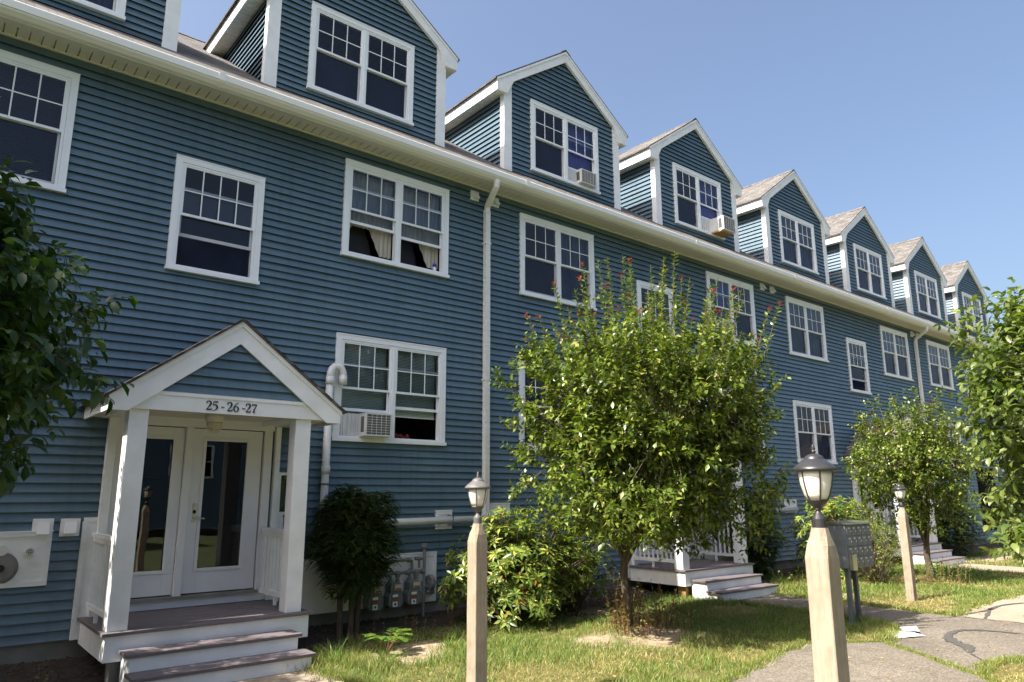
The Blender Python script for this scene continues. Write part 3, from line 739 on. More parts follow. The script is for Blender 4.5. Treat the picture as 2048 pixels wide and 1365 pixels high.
# ================================================================== porches
def porch(name_label, base_x, numbers=False):
    o = 0
    R = thing("entry_porch", (2.87, -1.4, G), name_label, "porch", "gabled entry porches along the building")
    X0, X1, YF, ZD = 1.735, 3.985, -1.395, .09
    mb = MB(); nb = 9; bw = (YF*-1)/nb
    for i in range(nb): mb.box(X0, X1, YF+bw*i, YF+bw*(i+1)-.004, ZD-.034, ZD)
    mb.build("deck", 'deck', R, bevel=.004)
    mb = MB(); mb.box(X0+.035, X1-.035, YF+.03, YF+.055, -.195, ZD-.035)
    mb.box(X0+.035, X0+.06, YF+.055, -.01, -.195, ZD-.035); mb.box(X1-.06, X1-.035, YF+.055, -.01, -.195, ZD-.035)
    mb.build("deck_skirt", 'trim', R)
    for xx in (X0+.12, X1-.30):
        mb = MB(); mb.box(xx, xx+.17, YF+.10, YF+.27, G-.1, -.19)
        mb.build("footing", 'yellowwood' if base_x > 5 else 'concrete', R)
    for i, (a, b, yf, zt) in enumerate(((1.90, 3.72, -1.735, -.08), (1.905, 3.76, -2.03, -.25))):
        mb = MB(); mb.box(a, b, yf, yf+.335, zt-.034, zt); s = mb.build("step", 'deck', R, bevel=.004)
        mb = MB(); z0 = (-.25 if i == 0 else G-.05)
        mb.box(a+.04, b-.04, yf+.028, yf+.05, z0+(.001 if i == 0 else 0), zt-.035); mb.box(a+.04, a+.062, yf+.05, YF+.028, G-.02, zt-.035); mb.box(b-.062, b-.04, yf+.05, YF+.028, G-.02, zt-.035)
        mb.build("riser", 'trim', s)
    ps = .198
    for xx in (1.785, 3.675):
        mb = MB(); mb.box(xx, xx+ps, -1.315, -1.315+ps, ZD, 2.385)
        mb.build("post", 'trim', R, bevel=.006)
    for xx in (1.83, 3.915):                      # pilasters and side panels on the wall
        mb = MB(); w_ = .10 if xx < 3 else .07
        mb.box(xx, xx+w_, -.11, -.02, ZD, 2.385); mb.build("pilaster", 'trim', R, bevel=.004)
    for (a, b) in ((1.69, 1.83), (3.985, 4.09)):
        mb = MB(); mb.box(a, b, -.05, -.001, -.15, 1.16); mb.box(a, b, -.062, 0, 1.16, 1.205); 
        if a < 2: mb.box(a-.01, a+.035, -.062, -.0, -.15, 1.16)
        else: mb.box(b-.035, b+.01, -.062, -.0, -.15, 1.16)
        mb.build("wall_panel", 'trim', R)
    for xx, s in ((1.815, -1), (3.83, 1)):        # side railings with their balusters
        mb = MB(); y0, y1 = -1.12, -.11
        mb.box(xx-.035, xx+.035, y0, y1, .99, 1.03); mb.box(xx-.022, xx+.022, y0, y1, .935, .99)
        mb.box(xx-.022, xx+.022, y0, y1, .20, .26); mb.box(xx-.018, xx+.018, -.62, -.585, ZD, .20)
        y = y0+.07
        while y < y1-.03: mb.box(xx-.014, xx+.014, y, y+.028, .26, .935); y += .108
        mb.build("railing", 'trim', R)
    # beams, ceiling
    mb = MB(); mb.box(1.72, 4.03, -1.355, -1.325, 2.385, 2.60); mb.box(1.72, 4.03, -1.366, -1.355, 2.555, 2.592)
    mb.box(1.75, 1.95, -1.325, -.03, 2.385, 2.46); mb.box(3.72, 3.90, -1.325, -.03, 2.385, 2.46)
    mb.build("beam", 'trim', R)
    mb = MB(); y = -1.32
    mb.box(1.60, 1.75, -1.32, -.02, 2.392, 2.40); mb.box(3.90, 4.14, -1.32, -.02, 2.392, 2.40)
    while y < -.05: mb.box(1.95, 3.72, y, y+.095, 2.440, 2.455); mb.box(1.95, 3.72, y+.095, y+.10, 2.447, 2.455); y += .10
    mb.build("porch_ceiling", 'cream', R)
    # gable
    XC, AZ, SLP, HE = 2.90, 3.50, .742, 1.335
    mb = MB(); yf = -1.405
    siding(mb, lambda u, n, z: (XC+u, -1.335-n, z), lambda z: -max(0, (AZ-.15-z)/SLP), lambda z: max(0, (AZ-.15-z)/SLP), 2.60, AZ-.18, (), phase=2.59)
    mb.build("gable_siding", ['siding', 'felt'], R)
    mb = MB()
    for s in (-1, 1):
        q = [(0, AZ), (HE, AZ-SLP*HE), (HE, AZ-SLP*HE-.155), (HE-.19, AZ-SLP*HE-.155), (0, AZ-.27)]
        mb.prism([(XC+s*x, z) for x, z in q], 'y', yf+.014, -1.357)
        q = [(0, AZ+.002), (HE+.01, AZ-SLP*(HE+.01)+.002), (HE+.01, AZ-SLP*HE-.055), (0, AZ-.06)]
        mb.prism([(XC+s*x, z) for x, z in q], 'y', yf-.004, yf+.013)
        xa, xb = sorted((XC+s*HE, XC+s*(HE-.02))); mb.box(xa, xb, -1.356, -.0, AZ-SLP*HE-.153, AZ-SLP*HE-.004)
    mb.build("rake_board", 'trim', R)
    mb = MB()
    for s in (-1, 1):
        q = [(0, AZ+.004), (HE+.045, AZ-SLP*(HE+.045)+.004), (HE+.045, AZ-SLP*(HE+.045)+.034), (0, AZ+.036)]
        mb.prism([(XC+s*x, z) for x, z in q], 'y', yf-.03, -.002)
        x = .02
        for k in range(11):
            z = AZ-SLP*x+.030; mb.prism([(XC+s*x, z+.008), (XC+s*(x+.135), z-SLP*.135+.012), (XC+s*(x+.135), z-SLP*.135+.002), (XC+s*x, z-.002)], 'y', yf-.034+.002*(k % 2), -.004); x += .125
    mb.build("porch_roof", 'roof_d', R)
    # caged ceiling light
    mb = MB(); c = (2.88, -.70, 2.385)
    mb.lathe([(.01, .055), (.115, .055), (.115, .0), (.105, -.03), (.10, -.04)][::-1], c, 20)
    L_ = mb.build("porch_light", 'cream', R, smooth=True)
    mb = MB(); mb.lathe([(.02, -.155), (.05, -.145), (.08, -.11), (.092, -.07), (.095, -.04)], c, 20); mb.build("light_globe", 'label_cream', L_, smooth=True)
    mb = MB()
    for k in range(6):
        t = k*math.pi/3+.2; pts = [(c[0]+r*math.cos(t), c[1]+r*math.sin(t), c[2]+h) for r, h in ((.108, -.03), (.106, -.07), (.095, -.12), (.06, -.16), (.0, -.172))]
        mb.tube(pts, .005, 5)
    mb.tube([(c[0]+.100*math.cos(t), c[1]+.100*math.sin(t), c[2]-.10) for t in [i*math.pi/8 for i in range(17)]], .004, 5)
    mb.build("light_cage", 'cream', L_)
    if numbers: house_numbers(R)
    R.location = (2.87+base_x, -1.4, G)
    return R
# hand-drawn serif numerals as thin plates
def cr(pts, n=7):
    out = []
    for i in range(len(pts)-1):
        p0, p1, p2, p3 = pts[max(i-1, 0)], pts[i], pts[i+1], pts[min(i+2, len(pts)-1)]
        for k in range(n):
            t = k/n; out.append([.5*(2*p1[a]+(p2[a]-p0[a])*t+(2*p0[a]-5*p1[a]+4*p2[a]-p3[a])*t*t+(3*p1[a]-p0[a]-3*p2[a]+p3[a])*t**3) for a in range(3)])
    out.append(list(pts[-1])); return out
DIG = {
 '2': [[(.06, .64, .03), (.04, .80, .07), (.06, .97, .10)], [(.06, .84, .06), (.20, .97, .08), (.38, .94, .13), (.47, .78, .17), (.42, .58, .16), (.26, .34, .10), (.08, .10, .06)], [(.04, .065, .10), (.25, .065, .13), (.52, .07, .12)], [(.52, .06, .10), (.55, .16, .07), (.56, .28, .03)]],
 '5': [[(.56, .93, .11), (.35, .92, .13), (.12, .92, .10)], [(.57, .99, .04), (.55, .90, .06)], [(.14, .93, .06), (.11, .76, .06), (.09, .57, .06)], [(.09, .55, .05), (.26, .62, .09), (.45, .54, .15), (.54, .36, .18), (.46, .16, .13), (.28, .03, .07), (.05, -.02, .04)]],
 '6': [[(.56, 1.0, .04), (.36, .88, .07), (.18, .66, .11), (.09, .40, .15), (.11, .20, .15), (.22, .05, .09), (.34, .01, .07), (.48, .08, .11), (.56, .26, .15), (.53, .44, .14), (.40, .56, .09), (.26, .55, .06), (.15, .45, .05)]],
 '7': [[(.05, .72, .03), (.05, .84, .06), (.07, .98, .09)], [(.05, .90, .10), (.28, .90, .13), (.56, .92, .10)], [(.55, .90, .07), (.42, .62, .09), (.29, .36, .13), (.26, .10, .17), (.27, .03, .12)], [(.16, .03, .05), (.27, .03, .06), (.40, .03, .04)]],
 '-': [[(.06, .40, .10), (.22, .40, .10), (.40, .40, .10)]]}
def house_numbers(R):
    txt = [('2', 0), ('5', .62), ('-', 1.50), ('2', 2.20), ('6', 2.84), ('-', 3.76), ('2', 4.20), ('7', 4.86)]
    H = .108; x0, z0, sx = 2.567, 2.418, .108
    for ch, dx in txt:
        mb = MB()
        for stroke in DIG[ch]:
            p = cr([tuple(q) for q in stroke]) if len(stroke) > 2 else [list(q) for q in stroke]
            L_, Rr = [], []
            for i in range(len(p)):
                a, b = p[max(i-1, 0)], p[min(i+1, len(p)-1)]; tx, ty = b[0]-a[0], b[1]-a[1]; l = math.hypot(tx, ty) or 1
                nx, ny = -ty/l*p[i][2]/2, tx/l*p[i][2]/2
                L_.append((x0+(p[i][0]+nx+dx)*sx, z0+(p[i][1]+ny)*H)); Rr.append((x0+(p[i][0]-nx+dx)*sx, z0+(p[i][1]-ny)*H))
            yy = -1.3565-.004
            for i in range(len(p)-1):
                q = [L_[i], Rr[i], Rr[i+1], L_[i+1]]
                mb.prism(q, 'y', yy-.003-.0004*random.random(), yy+.003)
        mb.build("house_number" if ch != '-' else "number_dash", 'ink', R)
porch("white gabled porch with black numbers 25-26-27 and three composite steps, nearest", 0, True)
porch("white gabled porch with sunlit side, behind the round tree in the middle", P)
porch("farthest visible white porch, mostly hidden by the second tree beyond the leaning lamp post", 2*P)

# notice case on the wall by the first door
mb = MB(); a, b, z0, z1 = 3.99, 4.36, 1.19, 1.765
mb.box(a, b, -.075, -.019, z1-.04, z1); mb.box(a, b, -.075, -.019, z0, z0+.04); mb.box(a, a+.04, -.075, -.019, z0+.04, z1-.04); mb.box(b-.04, b, -.075, -.019, z0+.04, z1-.04)
nc = mb.build("notice_case", 'trim'); tag(nc, "white framed notice case with a small paper inside, on the wall beside the first door", "notice case")
mb = MB(); mb.box(a+.04, b-.04, -.03, -.020, z0+.04, z1-.04); mb.build("back_panel", 'cardboard', nc)
mb = MB(); mb.box(a+.13, a+.24, -.036, -.031, z0+.13, z0+.26); mb.build("notice", 'paper', nc)
mb = MB(); mb.face([(a+.04, -.06, z0+.04), (b-.04, -.06, z0+.04), (b-.04, -.06, z1-.04), (a+.04, -.06, z1-.04)]); mb.build("pane", 'doorglass', nc)
mb = MB(); mb.box(3.98, 4.09, -.25, -.19, 1.18, 1.21)

# dark chair backs and a blue-capped bottle behind the raised window
for cx_, w_, lab in ((5.18, .26, "dark rounded chair back behind the left sash of the lace-curtained window"), (6.10, .22, "dark rounded chair back behind the right sash of the lace-curtained window")):
    mb = MB(); z0 = 4.9
    prof = [(-w_*1.15, z0), (w_*1.25, z0), (w_*1.0, 5.45), (w_*.62, 5.72), (w_*.2, 5.79), (-w_*.25, 5.77), (-w_*.75, 5.66), (-w_*1.05, 5.40)]
    mb.prism([(cx_+x, z) for x, z in prof], 'y', .26, .33); c = mb.build("chair_back", 'blackfab', bevel=.02); tag(c, lab, "chair")
mb = MB(); mb.lathe([(.03, 0), (.032, .02), (.032, .12), (.015, .15)], (6.60, .10, 5.17), 12); bt = mb.build("bottle", 'vinyl', smooth=True); tag(bt, "clear bottle with a blue cap on the sill of the lace-curtained window", "bottle")
mb = MB(); mb.lathe([(.035, .15), (.035, .19), (.02, .20)], (6.60, .10, 5.17), 12); mb.build("cap", 'bluecap', bt, smooth=True)
mb = MB()
for i in range(14):
    t = random.random()*6.28; r = .05+.1*random.random(); mb.lathe([(.01, -.04), (.04, 0), (.01, .04)], (6.12+r*math.cos(t)*1.3, .25+.04*random.random(), 2.30+.10*random.random()), 7)
tag(mb.build("flower_bunch", 'orange', smooth=True), "small reddish bunch on the sill behind the right pane of the ground-floor window", "flowers")

# ================================================================== air conditioners
def air_con(x, z, w_, h_, yo, yi, label, side0=None, tilt=0, wood=False, spots=True):
    R = thing("air_conditioner", (x+w_/2, yi, z), label, "air conditioner", "window air conditioners")
    mb = MB(); t = .022
    mb.box(x, x+w_, yo+.01, yi, z+h_-t, z+h_); mb.box(x, x+w_, yo+.01, yi, z, z+t)
    mb.box(x, x+t, yo+.01, yi, z+t, z+h_-t); mb.box(x+w_-t, x+w_, yo+.01, yi, z+t, z+h_-t)
    b = mb.build("case", 'ac_body', R, bevel=.004)
    mb = MB(); ym = (yo+.03); mb.box(x+t, x+w_-t, ym, ym+.02, z+t, z+h_-t); mb.build("coil", 'ac_fin', R)
    mb = MB()
    for k in range(1, 8): zz = z+t+(h_-2*t)*k/8; mb.box(x+t, x+w_-t, yo+.012, yo+.018, zz-.003, zz+.003)
    for k in range(1, 5): xx = x+t+(w_-2*t)*k/5; mb.box(xx-.003, xx+.003, yo+.008, yo+.012, z+t, z+h_-t)
    mb.build("rear_grille", 'ac_body', R)
    mb = MB()   # side louvre panel
    mb.box(x-.003, x, yo+.07, yo+.16, z+.06, z+h_-.05); 
    for k in range(9): zz = z+.07+(h_-.14)*k/9; mb.box(x-.008, x-.003, yo+.075, yo+.155, zz, zz+.008)
    mb.build("side_louvre", 'ac_fin', R)
    if side0 is not None:
        mb = MB(); s0, s1 = side0; n = 8
        for k in range(n):
            xa, xb = s0+(s1-s0)*k/n, s0+(s1-s0)*(k+1)/n; mb.box(xa+.003, xb-.001, yi-.03-.008*(k % 2), yi-.012, z+.01, z+h_+.0)
        mb.build("accordion_panel", 'ac_body', R)
    if wood:
        mb = MB(); mb.box(x-.02, x+w_*.9, yo+.08, yi, z-.04, z-.001); mb.build("wooden_support", 'yellowwood', R)
    return R
air_con(5.20, 2.318, .445, .345, -.28, .03, "boxy white air conditioner with a wire grille in the ground-floor window by the first porch", (4.92, 5.20))
air_con(10.42, 8.045, .47, .31, .24, .45, "grey spotted air conditioner in the second full dormer from the left", (10.17, 10.42))
air_con(15.25, 8.045, .52, .37, -.02, .45, "white air conditioner jutting from the third full dormer on a wooden block", (14.88, 15.25), wood=True)
air_con(14.68, 5.20, .52, .33, -.22, .03, "air conditioner on a wooden block in the second-floor window behind the tall tree shoots", None, wood=True)

# ================================================================== gas meters
def meters(label, base_x):
    R = thing("gas_meter_bank", (5.85, -.25, G), label, "gas meter", "gas meter banks at the foot of the wall")
    for k, x in enumerate((5.36, 5.69, 6.01)):
        z = -.19+.012*k; y1 = -.08
        mb = MB()
        body = [(.05, 0), (.20, 0), (.245, .04), (.25, .17), (.22, .22), (.22, .33), (.19, .36), (.06, .36), (.03, .33), (.03, .22), (0, .17), (.005, .04)]
        mb.prism([(x+a, z+b) for a, b in body], 'y', -.26, y1)
        mb.prism([(x+.03+a*.75, z+.01+b*.62) for a, b in body], 'y', -.285, -.259)
        mt_ = mb.build("gas_meter", 'meter', R, bevel=.014)
        mb = MB(); mb.box(x+.09, x+.20, -.275, -.262, z+.255, z+.335); mb.build("index_window", 'label_cream', mt_)
        mb = MB(); mb.box(x+.10, x+.19, -.2795, -.2755, z+.262, z+.285); mb.build("red_mark", 'label_red', mt_); mb = MB(); mb.box(x+.045, x+.135, -.2895, -.2855, z+.11, z+.16); mb.build("red_label", 'label_red', mt_)
        mb = MB(); mb.box(x+.045, x+.135, -.289, -.2855, z+.165, z+.20); mb.box(x+.05, x+.13, -.289, -.2855, z+.03, z+.10); mb.build("paper_label", 'paper', mt_)
        mb = MB(); mb.tube([(x+.09, -.2895, z+.065), (x+.09, -.2915, z+.065)], .02, 10); mb.build("round_seal", 'curtain_grey', mt_)
        mb = MB()
        for xx, zt in ((x+.07, .36), (x+.19, .30)):
            mb.tube([(xx, -.17, z+.34), (xx, -.17, zt)], .022, 8); mb.tube([(xx, -.17, z+.355), (xx, -.17, z+.40)], .033, 6)
        mb.tube([(x+.19, -.17, .245), (x+.19, -.17, .30)], .04, 6)
        mb.build("riser_pipe", 'pipe_grey', R)
    mb = MB()
    mb.tube([(5.15, -.17, .30), (6.36, -.17, .315)], .024, 8)
    for x in (5.2, 5.45, 5.6, 5.88, 6.05, 6.2, 6.32): mb.tube([(x-.03, -.17, .305), (x+.03, -.17, .305)], .038, 8)
    mb.tube([(5.30, -.12, .40), (5.30, -.12, .455), (5.34, -.12, .475), (6.10, -.12, .485), (6.15, -.12, .47), (6.155, -.13, .33)], .022, 8)
    mb.tube([(5.72, -.12, .48), (5.72, -.12, .30)], .022, 8); mb.tube([(5.76, -.12, .42), (5.76, -.05, .42)], .022, 8)
    mb.tube([(5.10, -.12, .38), (5.10, -.12, .05), (5.16, -.12, .02)], .022, 8); mb.tube([(5.08, -.12, .30), (5.32, -.12, .30)], .03, 8)
    for x in (5.35, 5.72, 6.10): mb.tube([(x-.028, -.12, .478), (x+.028, -.12, .479)], .034, 8)
    mb.build("manifold", 'pipe_grey', R)
    mb = MB(); mb.tube([(6.345, -.17, G-.05), (6.345, -.17, .68)], .023, 8); mb.tube([(6.345, -.17, .66), (6.345, -.17, .72)], .05, 8); mb.tube([(6.345, -.17, .08), (6.345, -.17, .16)], .04, 8)
    mb.tube([(6.18, -.17, .50), (6.30, -.17, .50)], .03, 8); mb.tube([(6.25, -.17, .48), (6.25, -.17, .36)], .018, 8)
    mb.build("service_pipe", 'pipe_grey', R)
    mb = MB(); c = (6.47, -.17, .13)
    mb.lathe([(.03, -.05), (.11, -.045), (.118, -.02), (.118, .0), (.11, .02), (.05, .05), (.03, .08)], c, 20, axis='x')
    for k in range(8): t = k*math.pi/4; mb.tube([(c[0]-.035, c[1]+.105*math.cos(t), c[2]+.105*math.sin(t)), (c[0]+.02, c[1]+.105*math.cos(t), c[2]+.105*math.sin(t))], .010, 6)
    mb.tube([(6.345, -.17, .10), (6.50, -.17, .02)], .03, 8); mb.tube([(6.38, -.17, .0), (6.52, -.17, .0)], .04, 8)
    mb.build("pressure_regulator", 'pipe_grey', R)
    mb = MB(); mb.box(5.80, 6.28, -.036, -.031, .27, .47); mb.build("backing_plate", 'label_cream', R)
    R.location = (5.85+base_x, -.25, G); return R
meters("bank of three grey gas meters and pipes under the white panel beside the first porch", 0)
meters("distant bank of gas meters low on the wall past the second porch", P)

# ================================================================== lamp posts
def lamp_post(x, y, dz, tilt, yaw, label, metal='blackmetal', s=1.0):
    base = (0, 0, 0)
    R = thing("lamp_post", (0, 0, 0), label, "lamp post", "wooden lamp posts along the lawn")
    h = 1.26-G; w_ = .070
    mb = MB()                                     # squared timber, chamfered to a collar at the top
    zs = [0, .4, .8, 1.2, h-.28]
    n0 = 0; rings = []
    for z in zs: rings.append([(-w_, -w_, z), (w_, -w_, z), (w_, w_, z), (-w_, w_, z)])
    def rng(z, a, c): return [(-a, -a+c, z), (-a+c, -a, z), (a-c, -a, z), (a, -a+c, z), (a, a-c, z), (a-c, a, z), (-a+c, a, z), (-a, a-c, z)]
    R8 = [rng(z, w_+.0008*math.sin(z*9), .006) for z in [0, .3, .6, .9, 1.1, 1.25, h-.17]]+[rng(h-.10, w_*.92, .020), rng(h-.05, w_*.76, .030), rng(h+.0, w_*.60, .024)]
    for r in R8: mb.v += r
    for i in range(len(R8)-1):
        for k in range(8):
            j = (k+1) % 8; a = i*8; mb.f.append((a+k, a+j, a+8+j, a+8+k)); mb.m.append(0)
    e = (len(R8)-1)*8; mb.f.append(tuple(e+k for k in range(8))); mb.m.append(0); mb.f.append(tuple(range(7, -1, -1))); mb.m.append(0)
    mb.build("timber_post", 'post', R)
    c = (0, 0, h-.035)
    mb = MB()
    mb.lathe([(.036, 0), (.040, .004), (.040, .085), (.037, .095), (.020, .118), (.016, .128), (.014, .135), (.024, .140), (.022, .148), (.050, .175), (.058, .185), (.062, .192), (.056, .198)], c, 20)
    mb.build("collar", metal, R, smooth=False, bevel=0)
    mb = MB(); mb.lathe([(.056, .196), (.071, .225), (.086, .28), (.095, .33), (.098, .362)], c, 24)
    mb.build("glass_globe", 'lampglass', R, smooth=True)
    mb = MB()
    for k in range(6):
        t = k*math.pi/3+yaw; pts = [(c[0]+r*math.cos(t), c[1]+r*math.sin(t), c[2]+hh) for r, hh in ((.058, .192), (.074, .225), (.089, .28), (.098, .33), (.101, .365))]
        mb.tube(pts, .0045, 6)
    mb.build("cage_rib", metal, R)
    mb = MB()
    mb.lathe([(.100, .358), (.120, .360), (.127, .366), (.127, .374), (.118, .386), (.100, .402), (.080, .416), (.064, .430), (.058, .434), (.058, .440), (.046, .452), (.032, .460), (.014, .466)], c, 28)
    cap = mb.build("cap", metal, R, smooth=True)
    mb = MB(); mb.lathe([(.012, .462), (.010, .472), (.016, .478), (.009, .485), (.008, .490), (.013, .497), (.008, .505), (.010, .512), (.003, .522)], c, 14)
    mb.build("finial", metal, cap, smooth=True)
    R.location = (x, y, G+dz); R.scale = (s, s, s); R.rotation_euler = (tilt[0], tilt[1], 0); return R
lamp_post(4.22, -4.37, -.045, (0, 0), .75, "weathered lamp post with a faded grey lantern, in front of the rhododendron", 'greymetal', .985)
lamp_post(4.17, -7.76, 0, (0, .012), .75, "nearest and largest lamp post with a black lantern, right of the round tree")
lamp_post(14.12, -4.06, -.01, (0, .0), .9, "small leaning lamp post standing farthest off on the lawn past the mailboxes", 'blackmetal', .97)

# ================================================================== mailbox cluster
R = thing("mailbox_cluster", (11.2, -4.4, G), "grey pedestal of apartment mailboxes with a dented top, behind the largest lamp post", "mailbox")
bx0, bx1, by0, by1, bz0, bz1 = 10.80, 11.60, -4.62, -4.15, .375, 1.0
mb = MB(); mb.box(bx0, bx1, by0, by1, bz0, bz1); case = mb.build("case", 'mailbox', R, bevel=.008)
mb = MB(); mb.prism([(by0-.03, bz1+.002), (by1+.02, bz1+.002), (by1+.02, bz1+.02), ((by0+by1)/2, bz1+.045), (by0-.03, bz1+.022)], 'x', bx0-.02, bx1+.02); mb.build("roof", 'steel', R)
nc_, nr_ = 5, 4
for i in range(nc_):
    for j in range(nr_):
        mb = MB(); ww, hh = (bx1-bx0-.03)/nc_, (bz1-bz0-.03)/nr_
        xa, za = bx0+.015+ww*i, bz0+.015+hh*j
        mb.box(xa+.006, xa+ww-.006, by0-.011, by0-.001, za+.006, za+hh-.006)
        d = mb.build("mail_door", 'mailbox', R, bevel=.003)
        mb = MB(); mb.tube([(xa+ww*.75, by0-.011, za+hh*.45), (xa+ww*.75, by0-.017, za+hh*.45)], .010, 8)
        mb.box(xa+ww*.3, xa+ww*.6, by0-.0135, by0-.0115, za+hh*.68, za+hh*.82); mb.build("lock", 'label_cream', d)
mb = MB(); mb.box(bx0+.02, bx0+.15, by0-.06, by0-.012, bz0-.02, bz0+.20); mb.build("outgoing_slot", 'steel', R)
for yy in (-4.53, -4.27):
    mb = MB(); mb.box(10.90, 10.965, yy-.03, yy+.03, G, bz0); mb.box(10.84, 11.02, yy-.08, yy+.08, G, G+.014); mb.build("pedestal_leg", 'metal_grey', R, bevel=.004)
mb = MB(); mb.box(11.40, 11.465, -4.42, -4.36, G, bz0); mb.build("pedestal_leg", 'metal_grey', R, bevel=.004)

# ================================================================== papers on the path
def paper(pts, z, label):
    mb = MB(); c = (sum(p[0] for p in pts)/4, sum(p[1] for p in pts)/4, 0); n = 5
    def P_(u, v):
        x = (1-u)*(1-v)*pts[0][0]+u*(1-v)*pts[1][0]+u*v*pts[2][0]+(1-u)*v*pts[3][0]; y = (1-u)*(1-v)*pts[0][1]+u*(1-v)*pts[1][1]+u*v*pts[2][1]+(1-u)*v*pts[3][1]
        return (x, y, G+z+.006*math.sin(3*u+1.3*v)**2+.006*u)
    for i in range(n):
        for j in range(n): mb.face([P_(i/n, j/n), P_((i+1)/n, j/n), P_((i+1)/n, (j+1)/n), P_(i/n, (j+1)/n)])
    o_ = mb.build("paper_sheet", 'paper'); tag(o_, label, "paper", "papers dropped on the path"); sd = o_.modifiers.new("s", 'SOLIDIFY'); sd.thickness = .001
paper([(10.35, -5.42), (10.75, -5.60), (10.95, -5.27), (10.57, -5.10)], .012, "white sheet of paper lying flat, nearer the lawn edge")
paper([(10.80, -5.30), (10.92, -5.46), (11.30, -5.26), (11.05, -5.14)], .030, "folded white paper overlapping the flat sheet on its right side")
# ================================================================== GROUND
def vnoise(x, y, s, seed=0):
    """smooth value noise, numpy"""
    x = np.asarray(x)*s; y = np.asarray(y)*s
    xi = np.floor(x).astype(int); yi = np.floor(y).astype(int); fx = x-xi; fy = y-yi
    fx = fx*fx*(3-2*fx); fy = fy*fy*(3-2*fy)
    def h(a, b):
        n = (a*374761393+b*668265263+seed*974711) & 0x7fffffff
        n = ((n ^ (n >> 13))*1274126177) & 0x7fffffff
        return ((n ^ (n >> 16)) & 0xffff)/65535.0
    return (h(xi, yi)*(1-fx)+h(xi+1, yi)*fx)*(1-fy)+(h(xi, yi+1)*(1-fx)+h(xi+1, yi+1)*fx)*fy
TREE = (7.93, -2.86); TREE2 = (17.3, -3.15)
def mound(x, y): return .10*np.exp(-(((x-TREE[0])/.55)**2+((y-TREE[1]-.02)/.55)**2)**1.2)+.06*np.exp(-((x-TREE2[0])**2+(y-TREE2[1])**2)/.4)
PATHS = [  # polygons of asphalt / concrete (x, y)
 ('asphalt', "asphalt_path", [(11.50, -1.95), (13.10, -1.95), (13.0, -3.4), (12.9, -4.6), (12.85, -5.16), (12.86, -6.05), (12.2, -8.2), (11.3, -8.2), (10.1, -6.82), (9.55, -6.70), (8.92, -6.86), (9.42, -6.22), (10.05, -5.38), (11.15, -5.0), (11.42, -4.55), (11.48, -3.5)]),
 ('asphalt2', "main_walk", [(-6.0, -5.35), (5.0, -5.45), (6.78, -5.30), (8.24, -4.90), (9.15, -4.78), (9.98, -5.40), (9.36, -6.24), (8.86, -6.92), (8.2, -7.5), (7.4, -8.3), (5.0, -9.2), (-6.0, -9.2)]),
 ('concrete_walk', "concrete_walk", [(12.88, -5.17), (13.9, -5.02), (15.8, -5.0), (18.0, -5.0), (40.0, -5.0), (40.0, -6.3), (13.6, -6.25), (12.86, -6.10)]),
 ('concrete_walk', "entry_walk", [(1.95, -1.95), (3.72, -1.95), (3.75, -3.4), (3.75, -5.35), (1.9, -5.35), (1.95, -3.4)]),
 ('concrete_walk', "far_entry_walk", [(20.85, -2.0), (22.45, -2.0), (22.45, -5.0), (20.85, -5.0)]),
]
def inside(poly, x, y):
    r = np.zeros(np.shape(x), bool); n = len(poly)
    for i in range(n):
        (xa, ya), (xb, yb) = poly[i], poly[(i+1) % n]
        if ya == yb: continue
        c = ((ya > y) != (yb > y)) & (x < (xb-xa)*(y-ya)/(yb-ya)+xa); r ^= c
    return r
def on_path(x, y):
    r = np.zeros(np.shape(x), bool)
    for _, _, p in PATHS: r |= inside(p, x, y)
    return r
def bare(x, y):
    """0 = grass, 1 = bare soil or sand"""
    e = lambda cx, cy, rx, ry: np.exp(-(((x-cx)/rx)**2+((y-cy)/ry)**2)**1.5)
    b = 1.0*e(4.75, -2.15, .75, .42)+1.0*e(5.3, -1.75, .6, .22)+1.1*e(8.9, -1.25, .8, .42)+.95*e(TREE[0]-.05, TREE[1]-.45, .75, .40)+.95*e(7.2, -2.9, .35, .25)
    b = b+.8*e(13.9, -3.0, .45, .18)+1.0*e(24.8, -1.9, 2.2, .55)+.6*e(26, -3.6, 3, .4)
    b = b+np.clip((y+1.02)/.35, 0, 1.3)                                   # strip along the wall
    b = b+np.where(x < 4.2, np.clip((y+2.0)/.3, 0, 1), 0)
    return np.clip(b+(vnoise(x, y, 2.7, 3)-.5)*.75, 0, 1)
